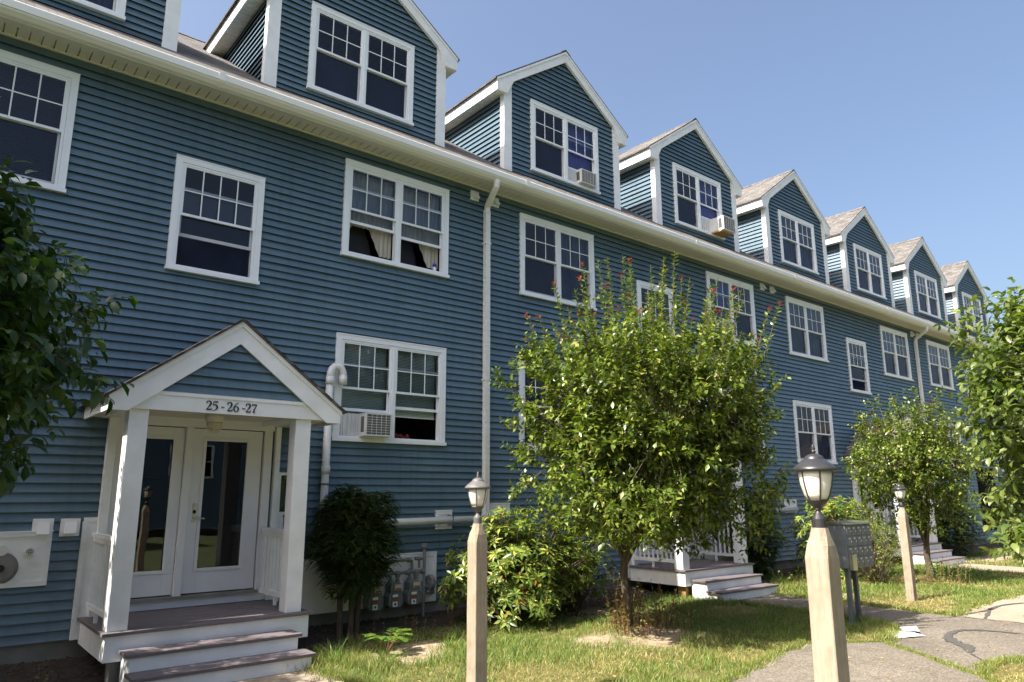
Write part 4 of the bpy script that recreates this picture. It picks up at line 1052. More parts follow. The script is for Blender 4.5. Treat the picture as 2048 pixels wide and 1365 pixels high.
def ground_mat(name, kind):
    mt, t, b = mat(name); v = coords(t)
    if kind == 'lawn':
        at = t.nodes.new("ShaderNodeAttribute"); at.attribute_name = "bare"
        f = noise(t, v, 9, 6, .7); fine = noise(t, v, 120, 3, .8)
        soil = ramp(t, f, [(.3, (.20, .145, .09)), (.5, (.36, .28, .185)), (.7, (.50, .41, .28))])
        thatch = ramp(t, f, [(.3, (.07, .075, .02)), (.55, (.16, .14, .045)), (.75, (.32, .24, .10))])
        mx = t.nodes.new("ShaderNodeMixRGB"); t.links.new(at.outputs["Fac"], mx.inputs[0]); t.links.new(thatch, mx.inputs[1]); t.links.new(soil, mx.inputs[2])
        m2 = t.nodes.new("ShaderNodeMixRGB"); m2.blend_type = 'MULTIPLY'; m2.inputs[0].default_value = .7
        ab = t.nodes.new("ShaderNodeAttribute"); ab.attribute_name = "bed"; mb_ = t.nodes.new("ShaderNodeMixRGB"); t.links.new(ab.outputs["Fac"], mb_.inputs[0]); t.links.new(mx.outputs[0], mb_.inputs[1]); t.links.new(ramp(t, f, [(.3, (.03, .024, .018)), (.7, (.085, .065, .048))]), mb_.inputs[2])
        t.links.new(mb_.outputs[0], m2.inputs[1]); t.links.new(ramp(t, fine, [(.3, (.45, .43, .4)), (.6, (1.1, 1.1, 1.1))]), m2.inputs[2])
        t.links.new(m2.outputs[0], b.inputs["Base Color"]); bump(t, fine, b, .7, .012)
    elif kind == 'asphalt' or kind == 'asphalt2':
        f = noise(t, v, 1.1, 6, .6); fine = noise(t, v, 160, 2, .8)
        vo = t.nodes.new("ShaderNodeTexVoronoi"); vo.inputs["Scale"].default_value = 62; t.links.new(v, vo.inputs["Vector"])
        c = ramp(t, f, [(.3, (.125, .108, .086)), (.6, (.175, .152, .122)), (.8, (.21, .182, .146))])
        m2 = t.nodes.new("ShaderNodeMixRGB"); m2.blend_type = 'MULTIPLY'; m2.inputs[0].default_value = .85
        sp = ramp(t, vo.outputs["Color"], [(.1, (.50, .50, .50)), (.6, (1.0, 1.0, 1.0)), (.90, (1.6, 1.55, 1.4))])
        t.links.new(c, m2.inputs[1]); t.links.new(sp, m2.inputs[2])
        t.links.new(m2.outputs[0], b.inputs["Base Color"]); bump(t, vo.outputs["Distance"], b, .35, .004)
    elif kind == 'concrete_walk':
        f = noise(t, v, 2.0, 6, .65); fine = noise(t, v, 140, 3, .8)
        c = ramp(t, f, [(.3, (.27, .22, .16)), (.7, (.37, .305, .23))])
        m2 = t.nodes.new("ShaderNodeMixRGB"); m2.blend_type = 'MULTIPLY'; m2.inputs[0].default_value = .6
        t.links.new(c, m2.inputs[1]); t.links.new(ramp(t, fine, [(.35, (.6, .58, .55)), (.6, (1.08, 1.08, 1.08))]), m2.inputs[2])
        t.links.new(m2.outputs[0], b.inputs["Base Color"]); bump(t, fine, b, .35, .004)
    b.inputs["Roughness"].default_value = .92; b.inputs["Specular IOR Level"].default_value = .25
    return mt
for k in ('lawn', 'asphalt', 'asphalt2', 'concrete_walk'): M[k] = ground_mat(k+"_surface", k)
M['tar'] = simple("tar_sealant", (.055, .052, .048), (.10, .093, .083), 30, rough=.7, bumps=.4, bdist=.003)
M['far_ground'] = simple("far_ground", (.06, .09, .022), (.10, .105, .04), .6, rough=.95)
M['gravel'] = simple("gravel", (.07, .065, .06), (.025, .023, .021), 40, rough=.95)
mb = MB(); S = 600; mb.face([(-S, -S, G-.04), (S, -S, G-.04), (S, S, G-.04), (-S, S, G-.04)])
structure(mb.build("ground", 'far_ground'), "flat ground reaching to the horizon", "ground")
# lawn with soft undulation
xs = np.arange(-6, 46.01, .11); ys = np.arange(-9.4, .031, .11)
X, Y = np.meshgrid(xs, ys, indexing='ij')
def lawn_z(x, y): return G-.004+.022*(vnoise(x, y, 1.3, 1)-.35)+.018*(vnoise(x, y, 6, 2)-.5)+mound(x, y)+.10*np.clip((y+1.0)/1.0, 0, 1)**1.5+.0*x
Zl = lawn_z(X, Y)
# press the lawn below the paths
near = on_path(X, Y)
for dx, dy in ((.08, 0), (-.08, 0), (0, .08), (0, -.08)): near |= on_path(X+dx, Y+dy)
Zl = np.where(near, np.minimum(Zl, G-.012), Zl)
V = np.stack([X.ravel(), Y.ravel(), Zl.ravel()], 1); nx_, ny_ = X.shape
idx = np.arange(nx_*ny_).reshape(nx_, ny_)
Fq = np.stack([idx[:-1, :-1], idx[1:, :-1], idx[1:, 1:], idx[:-1, 1:]], -1).reshape(-1, 4)
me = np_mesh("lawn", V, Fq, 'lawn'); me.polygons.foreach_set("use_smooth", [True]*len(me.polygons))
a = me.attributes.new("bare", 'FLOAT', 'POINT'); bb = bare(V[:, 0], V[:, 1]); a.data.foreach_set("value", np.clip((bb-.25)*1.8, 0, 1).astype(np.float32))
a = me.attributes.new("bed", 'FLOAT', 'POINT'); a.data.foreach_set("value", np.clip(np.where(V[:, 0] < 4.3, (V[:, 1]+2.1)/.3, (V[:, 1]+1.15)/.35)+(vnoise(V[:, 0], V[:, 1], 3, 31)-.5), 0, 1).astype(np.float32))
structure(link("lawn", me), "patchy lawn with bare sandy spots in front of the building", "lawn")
def ragged(poly, step=.16, amp=.022, seed=5):
    out = []; r = random.Random(seed)
    for i in range(len(poly)):
        (xa, ya), (xb, yb) = poly[i], poly[(i+1) % len(poly)]; L = math.hypot(xb-xa, yb-ya); n = max(1, int(L/step)) if L < 12 else 1
        for k in range(n):
            t = k/n; out.append((xa+(xb-xa)*t+r.uniform(-amp, amp), ya+(yb-ya)*t+r.uniform(-amp, amp)))
    return out
for i, (mk, nm, poly) in enumerate(PATHS):
    mb = MB(); pl = ragged(poly, seed=i)
    mb.prism(pl, 'z', G-.05, G+.002+.004*(i % 2))
    structure(mb.build(nm, mk), {"asphalt_path": "grey asphalt path leading to the middle porch", "main_walk": "asphalt walk beyond the grassy crack, at the bottom edge", "concrete_walk": "pale concrete walk at the right edge", "entry_walk": "pale walk at the foot of the nearest steps", "far_entry_walk": "pale walk at the far porch"}[nm], "path")
# tar-sealed cracks
def crack(pts, w_, seed, z=G+.0095):
    r = random.Random(seed); mb = MB(); L = []; Rr = []
    P_ = cr([(p[0], p[1], p[2] if len(p) > 2 else w_) for p in pts], 8)
    for i, p in enumerate(P_):
        a, b = P_[max(i-1, 0)], P_[min(i+1, len(P_)-1)]; tx, ty = b[0]-a[0], b[1]-a[1]; l = math.hypot(tx, ty) or 1
        ww = p[2]*r.uniform(.45, 1.35)/2; L.append((p[0]-ty/l*ww, p[1]+tx/l*ww, z)); Rr.append((p[0]+ty/l*ww, p[1]-tx/l*ww, z))
    for i in range(len(L)-1): mb.face([L[i], Rr[i], Rr[i+1], L[i+1]])
    return structure(mb.build("tar_patch", 'tar'), "dark tar sealing a crack in the path", "tar patch")
crack([(12.05, -6.85, .02), (11.95, -6.4, .05), (11.85, -5.95, .10), (11.6, -5.72, .12), (11.1, -5.75, .13), (10.7, -5.95, .15), (10.45, -6.2, .15), (10.1, -6.35, .05), (9.75, -6.6, .02)], .1, 1)
crack([(12.87, -5.15), (12.87, -5.6), (12.9, -6.1), (12.5, -7.1)], .035, 2)
crack([(12.95, -5.2), (13.8, -5.32), (14.7, -5.30), (15.6, -5.6), (16.4, -6.2)], .07, 3)
crack([(12.9, -5.6), (13.5, -5.45), (14.1, -5.30)], .06, 4)

# ------------------------------------------------------------------ grass
def scatter_leaves(tmpl, faces, O, D, U, size, width=None):
    """tmpl (n,3): x along, y side, z up; O origins, D directions, U ups"""
    D = D/np.linalg.norm(D, axis=1, keepdims=True)
    S_ = np.cross(U, D); S_ /= np.maximum(np.linalg.norm(S_, axis=1, keepdims=True), 1e-6)
    U2 = np.cross(D, S_)
    n = len(O); k = len(tmpl); wd = size if width is None else width
    V = (O[:, None, :]+tmpl[None, :, 0:1]*size[:, None, None]*D[:, None, :]+tmpl[None, :, 1:2]*wd[:, None, None]*S_[:, None, :]
         + tmpl[None, :, 2:3]*size[:, None, None]*U2[:, None, :]).reshape(-1, 3)
    Fa = (np.array(faces)[None]+(np.arange(n)*k)[:, None, None]).reshape(-1, len(faces[0])); return V, Fa
BL = np.array([(0, -.5, 0), (0, .5, 0), (.5, -.4, .06), (.5, .4, .06), (1.0, 0, -.12)]); BF = [(0, 2, 3, 1), (2, 4, 4, 3)]
def grass_mat():
    mt, t, b = mat("grass_blades"); g = t.nodes.new("ShaderNodeNewGeometry"); v = coords(t); f = noise(t, v, .9, 4, .6)
    g1 = ramp(t, g.outputs["Random Per Island"], [(0, (.065, .13, .018)), (.40, (.135, .235, .028)), (.75, (.22, .30, .05)), (1, (.46, .40, .14))])
    g2 = ramp(t, g.outputs["Random Per Island"], [(0, (.20, .21, .05)), (.5, (.42, .36, .12)), (1, (.60, .47, .22))])
    mx = t.nodes.new("ShaderNodeMixRGB"); at = t.nodes.new("ShaderNodeAttribute"); at.attribute_name = "dry"
    t.links.new(at.outputs["Fac"], mx.inputs[0]); t.links.new(g1, mx.inputs[1]); t.links.new(g2, mx.inputs[2])
    t.links.new(mx.outputs[0], b.inputs["Base Color"]); b.inputs["Roughness"].default_value = .5
    tl = t.nodes.new("ShaderNodeBsdfTranslucent"); ms = t.nodes.new("ShaderNodeMixShader"); ms.inputs[0].default_value = .4
    t.links.new(mx.outputs[0], tl.inputs[0]); t.links.new(b.outputs[0], ms.inputs[1]); t.links.new(tl.outputs[0], ms.inputs[2])
    t.links.new(ms.outputs[0], t.nodes["Material Output"].inputs[0]); return mt
M['grass'] = grass_mat()
def tris(V, F4): return V, F4
def grass(x0, x1, y0, y1, dens, hmin, hmax, wid, seed):
    r = np.random.default_rng(seed); n = int((x1-x0)*(y1-y0)*dens)
    x = r.uniform(x0, x1, n); y = r.uniform(y0, y1, n)
    k = r.uniform(0, 1, n) > np.clip(bare(x, y)*1.35-.15, 0, .985)
    k &= ~on_path(x, y) | (r.uniform(0, 1, n) < 0)
    x, y = x[k], y[k]; n = len(x)
    dry = np.clip((vnoise(x, y, .75, 11)-.50)*2.6+(vnoise(x, y, 3, 12)-.5)*.8, 0, 1)
    lush = vnoise(x, y, 1.6, 13)
    h = r.uniform(hmin, hmax, n)*(.45+1.25*lush**1.5+.5*vnoise(x, y, 5, 14)**3)*(1-.35*dry)
    an = r.uniform(0, 2*np.pi, n); le = r.uniform(.15, 1.0, n)+.5*dry
    D = np.stack([np.cos(an)*le, np.sin(an)*le, np.ones(n)], 1); U = np.stack([-np.cos(an)*.3, -np.sin(an)*.3, np.ones(n)*.1], 1)+r.normal(0, .3, (n, 3))
    O = np.stack([x, y, lawn_z(x, y)-.004], 1)
    V, Fa = scatter_leaves(BL, [(0, 2, 3), (0, 3, 1), (2, 4, 3)], O, D, U, h*1.25, r.uniform(.7, 1.3, n)*wid)
    return V, Fa, np.repeat(dry, 5)
parts = [grass(3.6, 11.7, -5.5, -.75, 1900, .035, .085, .0055, 1), grass(8.8, 11.5, -8.4, -6.75, 1800, .03, .08, .006, 9),
         grass(12.9, 20.9, -5.25, -.75, 1150, .04, .10, .008, 2), grass(22.3, 34, -5.05, -.9, 420, .04, .10, .012, 3), grass(-3, 2.2, -5.4, -1.3, 350, .04, .09, .008, 4)]
# ragged fringe and the grassy crack
def strip(pts, wid, dens, h0, h1, seed, bw=.006):
    r = np.random.default_rng(seed); X_, Y_ = [], []
    for (xa, ya), (xb, yb) in zip(pts[:-1], pts[1:]):
        L = math.hypot(xb-xa, yb-ya); n = int(L*dens); t = r.uniform(0, 1, n); o = r.normal(0, wid, n)*(.3+1.4*vnoise(t*L*3+seed, t*0, 1.4, seed))
        X_.append(xa+(xb-xa)*t-(yb-ya)/L*o); Y_.append(ya+(yb-ya)*t+(xb-xa)/L*o)
    x = np.concatenate(X_); y = np.concatenate(Y_); n = len(x); an = r.uniform(0, 6.28, n); le = r.uniform(.2, 1.1, n)
    D = np.stack([np.cos(an)*le, np.sin(an)*le, np.ones(n)], 1); O = np.stack([x, y, np.full(n, G-.005)], 1)
    V, Fa = scatter_leaves(BL, [(0, 2, 3), (0, 3, 1), (2, 4, 3)], O, D, r.normal(0, 1, (n, 3)), r.uniform(h0, h1, n), r.uniform(.7, 1.3, n)*bw)
    return V, Fa, np.repeat(np.clip(r.normal(.25, .25, n), 0, 1), 5)
parts += [strip([(9.15, -4.80), (10.0, -5.39), (9.39, -6.23), (8.89, -6.89), (8.6, -7.2)], .035, 1500, .02, .06, 21),
          strip([(6.5, -5.32), (8.24, -4.90), (9.15, -4.78)], .07, 1300, .04, .10, 22), strip([(10.05, -5.38), (11.15, -5.0), (11.42, -4.55), (11.48, -3.5), (11.5, -2.1)], .06, 1300, .05, .12, 23),
          strip([(13.08, -2.0), (13.0, -3.4), (12.9, -4.6), (12.88, -5.17), (13.9, -5.02), (15.8, -5.0), (20.9, -5.0)], .06, 1000, .04, .10, 24, .008),
          strip([(8.92, -6.86), (9.55, -6.70), (10.1, -6.82), (11.3, -8.2)], .05, 1300, .04, .09, 25),
          strip([(3.75, -1.9), (3.76, -3.4), (3.76, -5.3)], .07, 1100, .05, .14, 26), strip([(3.85, -1.5), (4.1, -2.2), (4.4, -2.6)], .14, 1500, .06, .20, 27),
          strip([(5.9, -1.75), (6.6, -1.45)], .15, 1500, .05, .16, 28), strip([(13.3, -1.9), (14.9, -1.5), (16.3, -1.3)], .22, 1500, .08, .22, 29, .009),
          strip([(9.9, -2.1), (11.3, -2.0)], .18, 1200, .08, .18, 30, .008)]
off = 0; Vs, Fs, Ds = [], [], []
for V, Fa, d in parts: Vs.append(V); Fs.append(Fa+off); Ds.append(d); off += len(V)
me = np_mesh("grass", np.concatenate(Vs), np.concatenate(Fs), 'grass')
a = me.attributes.new("dry", 'FLOAT', 'POINT'); dd = np.concatenate(Ds)
if len(a.data) == len(dd): a.data.foreach_set("value", dd.astype(np.float32))
go = link("grass", me); tag(go, "short green and straw-coloured grass blades covering the lawn", "grass", kind='stuff')
r = np.random.default_rng(15); n = 260; x = r.uniform(4, 15, n); y = r.uniform(-6.8, -1.2, n); an = r.uniform(0, 6.28, n)
V, Fa = scatter_leaves(np.array([(0, 0, 0), (.5, .3, .12), (.5, -.3, .15), (.5, 0, 0), (1, 0, .1)]), [(0, 2, 3), (0, 3, 1), (1, 3, 4), (3, 2, 4)], np.stack([x, y, np.maximum(lawn_z(x, y), G)+.012+.02*(~on_path(x, y))], 1), np.stack([np.cos(an), np.sin(an), r.uniform(-.2, .2, n)], 1), r.normal(0, .3, (n, 3))+[0, 0, 1], r.uniform(.02, .05, n))
M['fallen'] = leaf_mat("fallen_leaves_mat", [(0, (.35, .16, .05)), (.5, (.48, .33, .14)), (1, (.30, .28, .08))], trans=.2, rough=.7)
fl = link("fallen_leaves", np_mesh("fallen_leaves", V, Fa, 'fallen')); tag(fl, "small dry leaves scattered on the lawn and path", "fallen leaves", kind='stuff')
# gravel and litter on the strip by the wall
r = np.random.default_rng(5); n = 9000; x = r.uniform(-2.5, 14, n); y = r.uniform(-1.5, -.02, n); s = r.uniform(.008, .026, n)
k = (vnoise(x, y, 2.0, 8) > .38) & ~on_path(x, y); x, y, s = x[k], y[k], s[k]; n = len(x)
oc = np.array([(1, 0, 0), (-1, 0, 0), (0, 1, 0), (0, -1, 0), (0, 0, .6), (0, 0, -.6)])
V = (np.stack([x, y, lawn_z(x, y)+s*.2], 1)[:, None, :]+oc[None]*s[:, None, None]*r.uniform(.6, 1.2, (n, 6, 1))).reshape(-1, 3)
ff = np.array([(0, 2, 4), (2, 1, 4), (1, 3, 4), (3, 0, 4), (2, 0, 5), (1, 2, 5), (3, 1, 5), (0, 3, 5)])
go = link("gravel", np_mesh("gravel", V, (ff[None]+(np.arange(n)*6)[:, None, None]).reshape(-1, 3), 'gravel')); tag(go, "dark gravel scattered along the foot of the wall", "gravel", kind='stuff')

# ================================================================== PLANTS
L4 = np.array([(0, 0, 0), (.42, .26, .05), (.42, -.26, .05), (.5, 0, -.01), (1.0, 0, -.10)]); L4F = [(0, 2, 3), (0, 3, 1), (1, 3, 4), (3, 2, 4)]
L8 = np.array([(0, 0, 0), (.28, .20, .05), (.28, -.20, .05), (.30, 0, 0), (.65, .22, .0), (.65, -.22, .0), (.66, 0, -.06), (1.0, 0, -.24)])
L8F = [(0, 2, 3), (0, 3, 1), (1, 3, 6), (1, 6, 4), (3, 2, 5), (3, 5, 6), (4, 6, 7), (6, 5, 7)]
class Leaves:
    def __init__(s): s.O = []; s.D = []; s.U = []; s.S = []
    def add(s, o, d, u, z): s.O.append(o); s.D.append(d); s.U.append(u); s.S.append(z)
    def build(s, name, mt, parent, T=L4, TF=L4F, label=None):
        if not s.O: return
        V, Fa = scatter_leaves(T, TF, np.array(s.O, float), np.array(s.D, float), np.array(s.U, float), np.array(s.S, float))
        return link(name, np_mesh(name, V, Fa, mt), parent, label)
def twig_leaves(lv, a, b, rnd, size, step, droop=0.0, spiral=True, curl=.0, tw=None, rad=.003):
    a, b = Vector(a), Vector(b); d = (b-a); L = d.length; d.normalize(); s_ = d.orthogonal().normalized(); t_ = d.cross(s_)
    n = max(2, int(L/step)); ph = rnd.uniform(0, 6.28)
    for i in range(n+1):
        f = (i+.5)/(n+1); p = a+(b-a)*f; an = ph+i*2.4
        out = s_*math.cos(an)+t_*math.sin(an)
        dd = (out*.9+d*.55+Vector((0, 0, -droop))+Vector([rnd.uniform(-.25, .25) for _ in range(3)])).normalized()
        uu = (Vector((0, 0, 1))+Vector([rnd.uniform(-.55, .55) for _ in range(3)])+out*.15)
        if abs(dd.z) > .9: uu = uu-out
        lv.add(tuple(p), tuple(dd), tuple(uu), size*rnd.uniform(.6, 1.2)*(1-.25*f if i > 1 else .7))
    if tw is not None: tw.tube([a, b], [rad, rad*.5], 3, cap=False)
def crown_tree(name, base, label, seed, crown_c, crown_r, trunk_h, trunk_r, nclu, leaf, leafmat, shoots=0, group=None, droop=.35, T=L4, TF=L4F, cat="tree", step=.032, twl=.26, shape=None, bias=.42, lean=(0, 0), shoot_h=(.5, 1.0), limbs=9, twn=(2, 4), upw=.35):
    rnd = random.Random(seed); R = thing(name, base, label, cat, group)
    bx, by, bz = base; lv = Leaves(); red = Leaves(); tw = MB(); tr = MB()
    cc = Vector(crown_c); rr = Vector(crown_r)
    # trunk with slight bends
    th = trunk_h; tp = [Vector((bx, by, bz-.08)), Vector((bx+.015, by-.01, bz+th*.3)), Vector((bx-.02+lean[0]*.5, by+.01+lean[1]*.5, bz+th*.65)), Vector((bx+lean[0], by+lean[1], bz+th))]
    tr.tube(tp, [trunk_r*1.45, trunk_r*1.05, trunk_r*.95, trunk_r*.85], 12, cap=False)
    nodes = []                                   # (point, radius)
    fork = tp[-1]
    for i in range(limbs):
        az = 2*math.pi*i/limbs+rnd.uniform(-.3, .3); el = rnd.uniform(-.1, 1.25) if i % 3 else rnd.uniform(1.0, 1.45)
        e = Vector((cc.x+rr.x*.72*math.cos(az)*math.cos(el), cc.y+rr.y*.72*math.sin(az)*math.cos(el), cc.z+rr.z*.72*math.sin(el)-.1*rr.z))
        s = fork-Vector((0, 0, rnd.uniform(0, .25)*th)); m1 = s.lerp(e, .35)+Vector((0, 0, .14*rr.z)); m2 = s.lerp(e, .7)+Vector((rnd.uniform(-.08, .08), rnd.uniform(-.08, .08), .10*rr.z))
        pts = [s, m1, m2, e]; sm = [Vector(q) for q in [tuple(v) for v in [p_ for p_ in [Vector(c_) for c_ in cr([tuple(p) for p in pts], 4)]]]]
        rad = [trunk_r*.55*(1-.8*k/(len(sm)-1)) for k in range(len(sm))]; tr.tube(sm, rad, 6, cap=False)
        nodes += [(p, r_) for p, r_ in zip(sm, rad)][2:]
    tr.build("trunk", 'bark', R, smooth=True)
    npos = [n_[0] for n_ in nodes]
    for k in range(nclu):
        while True:
            d = Vector([rnd.gauss(0, 1) for _ in range(3)]).normalized(); q = rnd.random()**bias
            lump = 1+.16*math.sin(d.x*5+seed)+.12*math.sin(d.y*7+2*seed)+.10*math.sin(d.z*6+seed)
            p = Vector((cc.x+rr.x*d.x*q*lump, cc.y+rr.y*d.y*q*lump, cc.z+rr.z*d.z*q*lump))
            if shape is None or shape(p): break
        j = min(range(len(npos)), key=lambda i_: (npos[i_]-p).length_squared+rnd.random()*.02); s = npos[j]
        m1 = s.lerp(p, .5)+Vector((0, 0, .10*(s-p).length)); 
        if k % 4 == 0: tw.tube([s, m1, p], [.007, .005, .003], 4, cap=False)
        out = (p-cc); out.normalize()
        for t in range(rnd.randint(*twn)):
            dd = (out*.8+Vector((0, 0, upw if p.z > cc.z-.3*rr.z else -.05))+Vector([rnd.uniform(-.75, .75) for _ in range(3)])).normalized()
            e = p+dd*twl*rnd.uniform(.6, 1.25); twig_leaves(lv, p, e, rnd, leaf, step, droop if p.z < cc.z+.3*rr.z else droop*.3, tw=tw if t == 0 else None, rad=.0022)
    for k in range(shoots):
        az = rnd.uniform(0, 6.28); q = math.sqrt(rnd.random())*.92
        sx, sy = cc.x+rr.x*q*math.cos(az), cc.y+rr.y*q*math.sin(az); sz = cc.z+rr.z*math.sqrt(max(0, 1-q*q))*.80
        h = rnd.uniform(*shoot_h)*(1.0-.30*q); s = Vector((sx, sy, sz)); lean_ = Vector((math.cos(az)*q*.45, math.sin(az)*q*.45, 1)).normalized()
        e = s+lean_*h+Vector((rnd.uniform(-.05, .05), rnd.uniform(-.05, .05), 0)); s = s-lean_*.5
        m_ = s.lerp(e, .5)+Vector((rnd.uniform(-.04, .04), rnd.uniform(-.04, .04), 0)); tw.tube([s, m_, e], [.009, .006, .003], 5, cap=False)
        twig_leaves(lv, s, m_, rnd, leaf*.88, .018, .0); twig_leaves(lv, m_, e-lean_*.04, rnd, leaf*.8, .020, .0)
        for t in range(rnd.randint(0, 2)):
            f = rnd.uniform(.3, .8); p = s.lerp(e, f); twig_leaves(lv, p, p+Vector((rnd.uniform(-.2, .2), rnd.uniform(-.2, .2), .16)), rnd, leaf*.8, .022, 0, tw=tw)
        if rnd.random() < .42:
            twig_leaves(red, e-lean_*.05, e+lean_*.02, rnd, leaf*.58, .010, .0)
    tw.build("twigs", 'twig', R); lv.build("crown", leafmat, R, T, TF)
    red.build("red_shoot_tips", 'leaf_red', R, label="red new leaves at the tips of the upright shoots")
    return R
lowcut = lambda p: p.z > .62+.16*math.sin(p.x*4)
T1 = crown_tree("lawn_tree", (TREE[0], TREE[1], G+.06), "round-crowned tree with upright red-tipped shoots on the nearest lawn, in the middle of the photo", 5,
     (8.20, -3.18, 2.25), (1.68, 1.68, 1.58), 1.05, .056, 2150, .120, 'leaf', shoots=85, upw=.65, droop=.12, group="trees on the lawns", shape=lambda p: p.z > .86-.22*((p.x-8.2)*.77-(p.y+3.18)*.64), shoot_h=(.7, 1.65), limbs=11, twn=(2, 4))
T2 = crown_tree("lawn_tree", (TREE2[0], TREE2[1], G+.03), "smaller round tree on the lawn beyond the mailboxes, behind the small lamp post", 8,
     (17.2, -3.15, 2.05), (1.25, 1.25, 1.28), .75, .07, 1000, .110, 'leaf', upw=.5, droop=.15, shoots=18, group="trees on the lawns", shape=lambda p: p.z > .75, shoot_h=(.2, .55), limbs=8, step=.036)
T3 = crown_tree("broadleaf_tree", (9.05, -8.0, G), "broad-leaved tree entering from the right edge of the photo", 12,
     (9.38, -8.05, 2.15), (1.10, 1.12, 1.50), .9, .06, 860, .135, 'leaf_dog', group="broad-leaved trees at the photo's edges", T=L8, TF=L8F, droop=.3, step=.040, twl=.32, shape=lambda p: p.z > .95, limbs=8)
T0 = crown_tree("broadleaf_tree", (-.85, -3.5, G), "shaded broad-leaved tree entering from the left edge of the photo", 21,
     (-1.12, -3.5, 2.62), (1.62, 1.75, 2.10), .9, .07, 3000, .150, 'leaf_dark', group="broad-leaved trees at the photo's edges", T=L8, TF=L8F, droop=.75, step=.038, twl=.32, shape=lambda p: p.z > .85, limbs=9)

TL = crown_tree("lawn_tree", (-1.45, -2.0, G), "tree standing just outside the left edge, shading the nearest porch", 31,
     (-1.40, -2.05, 2.75), (1.62, 1.45, 1.85), 1.1, .07, 900, .115, 'leaf', group="trees on the lawns", shape=lambda p: p.z > .8, limbs=8, upw=.5, droop=.15)
for i, (x, y, a) in enumerate([(5.2, -20.5, 1.2), (-3.5, -21.5, 3.0), (13.5, -21.0, 4.4)]):
    c = copy_tree(T2); c.location = (x, y, G); c.rotation_euler.z = a; c.scale = (1.25, 1.25, 1.25)
    c['label'] = "tree across the court, seen only as a reflection in the " + ("door glass", "left window glass", "ground-floor window glass")[i]
# stems sprouting at the foot of the first tree
def sprouts(base, n, h0, h1, spread, leaf, mt, label, cat, name="sprouting_plant", seed=1, step=.05, droop=.3, T=L4, TF=L4F):
    rnd = random.Random(seed); R = thing(name, base, label, cat); st = MB(); lv = Leaves()
    for k in range(n):
        a = rnd.uniform(0, 6.28); q = math.sqrt(rnd.random())*spread; s = Vector((base[0]+q*math.cos(a), base[1]+q*math.sin(a), base[2]-.02)); h = rnd.uniform(h0, h1)
        e = s+Vector((rnd.uniform(-.25, .25)*h+math.cos(a)*.15*h, rnd.uniform(-.25, .25)*h+math.sin(a)*.15*h, h)); m_ = s.lerp(e, .5)+Vector((0, 0, .03))
        st.tube([s, m_, e], [.005, .004, .002], 4, cap=False); twig_leaves(lv, s.lerp(e, .25), e, rnd, leaf, step, droop)
    st.build("stems", 'redtwig', R); lv.build("leaves", mt, R, T, TF); return R
sprouts((7.95, -3.05, G+.08), 60, .15, .60, .42, .085, 'drysprout', "dry reddish sprouts around the foot of the nearest lawn tree", "plant", seed=3)
sprouts((8.50, -3.05, G+.02), 26, .30, .68, .38, .095, 'weed', "taller green sprouts just right of the nearest lawn tree's trunk", "plant", seed=4)
sprouts((17.1, -3.4, G+.02), 46, .25, .55, .55, .075, 'weed', "leafy green suckers around the foot of the second lawn tree", "plant", seed=5, step=.035)
sprouts((9.35, -1.15, G+.05), 14, .3, .75, .5, .08, 'drysprout', "thin scraggly shrub between the rhododendron and the middle porch", "shrub", seed=6, name="scraggly_shrub")
# feather-leaved seedling in the foreground grass
R = thing("fern_like_seedling", (4.75, -1.85, G), "bright feather-leaved seedling in the grass below the gas meters", "seedling"); lv = Leaves(); st = MB(); rnd = random.Random(2)
for k in range(9):
    a = k*.75; h = rnd.uniform(.14, .26); s = Vector((4.75, -1.85, G)); e = s+Vector((math.cos(a)*.28, math.sin(a)*.28, h)); m_ = s.lerp(e, .5)+Vector((0, 0, .10))
    pts = [Vector(q) for q in cr([tuple(s), tuple(m_), tuple(e)], 6)]; st.tube(pts, .003, 4, cap=False)
    for i in range(4, len(pts)-1):
        d = (pts[i+1]-pts[i]).normalized(); sd = d.cross(Vector((0, 0, 1))).normalized()
        for sg in (-1, 1): lv.add(tuple(pts[i]), tuple(sd*sg+d*.5), (0, 0, 1), .095)
st.build("stems", 'redtwig', R); lv.build("leaves", 'weed', R)
def tall_tuft(base, label, seed, n=34, h=.34):
    rnd = np.random.default_rng(seed); an = rnd.uniform(0, 6.28, n); le = rnd.uniform(.25, 1.1, n)
    D = np.stack([np.cos(an)*le, np.sin(an)*le, np.ones(n)], 1); O = np.array(base)[None]+np.stack([rnd.normal(0, .03, n), rnd.normal(0, .03, n), np.zeros(n)], 1)
    V, Fa = scatter_leaves(BL, [(0, 2, 3), (0, 3, 1), (2, 4, 3)], O, D, rnd.normal(0, .3, (n, 3))+[0, 0, .1], rnd.uniform(.4, 1, n)*h, np.full(n, .008))
    o_ = link("grass_tuft", np_mesh("grass_tuft", V, Fa, 'weed')); tag(o_, label, "grass tuft", "tall grass tufts by the steps and wall")
tall_tuft((3.98, -2.05, G), "tall grass tuft against the right end of the nearest steps", 1, 46, .42)
tall_tuft((4.42, -2.42, G), "spiky grass tuft in front of the nearest steps' right end", 2, 40, .34)
tall_tuft((6.15, -1.75, G), "tall pale grass tuft just left of the post with the faded grey lantern", 3, 50, .36)
tall_tuft((5.55, -2.05, G), "low tuft at the edge of the sandy bare patch", 4, 36, .26)
tall_tuft((13.9, -1.6, G), "tall grass tuft by the far side of the middle porch steps", 5, 60, .42)

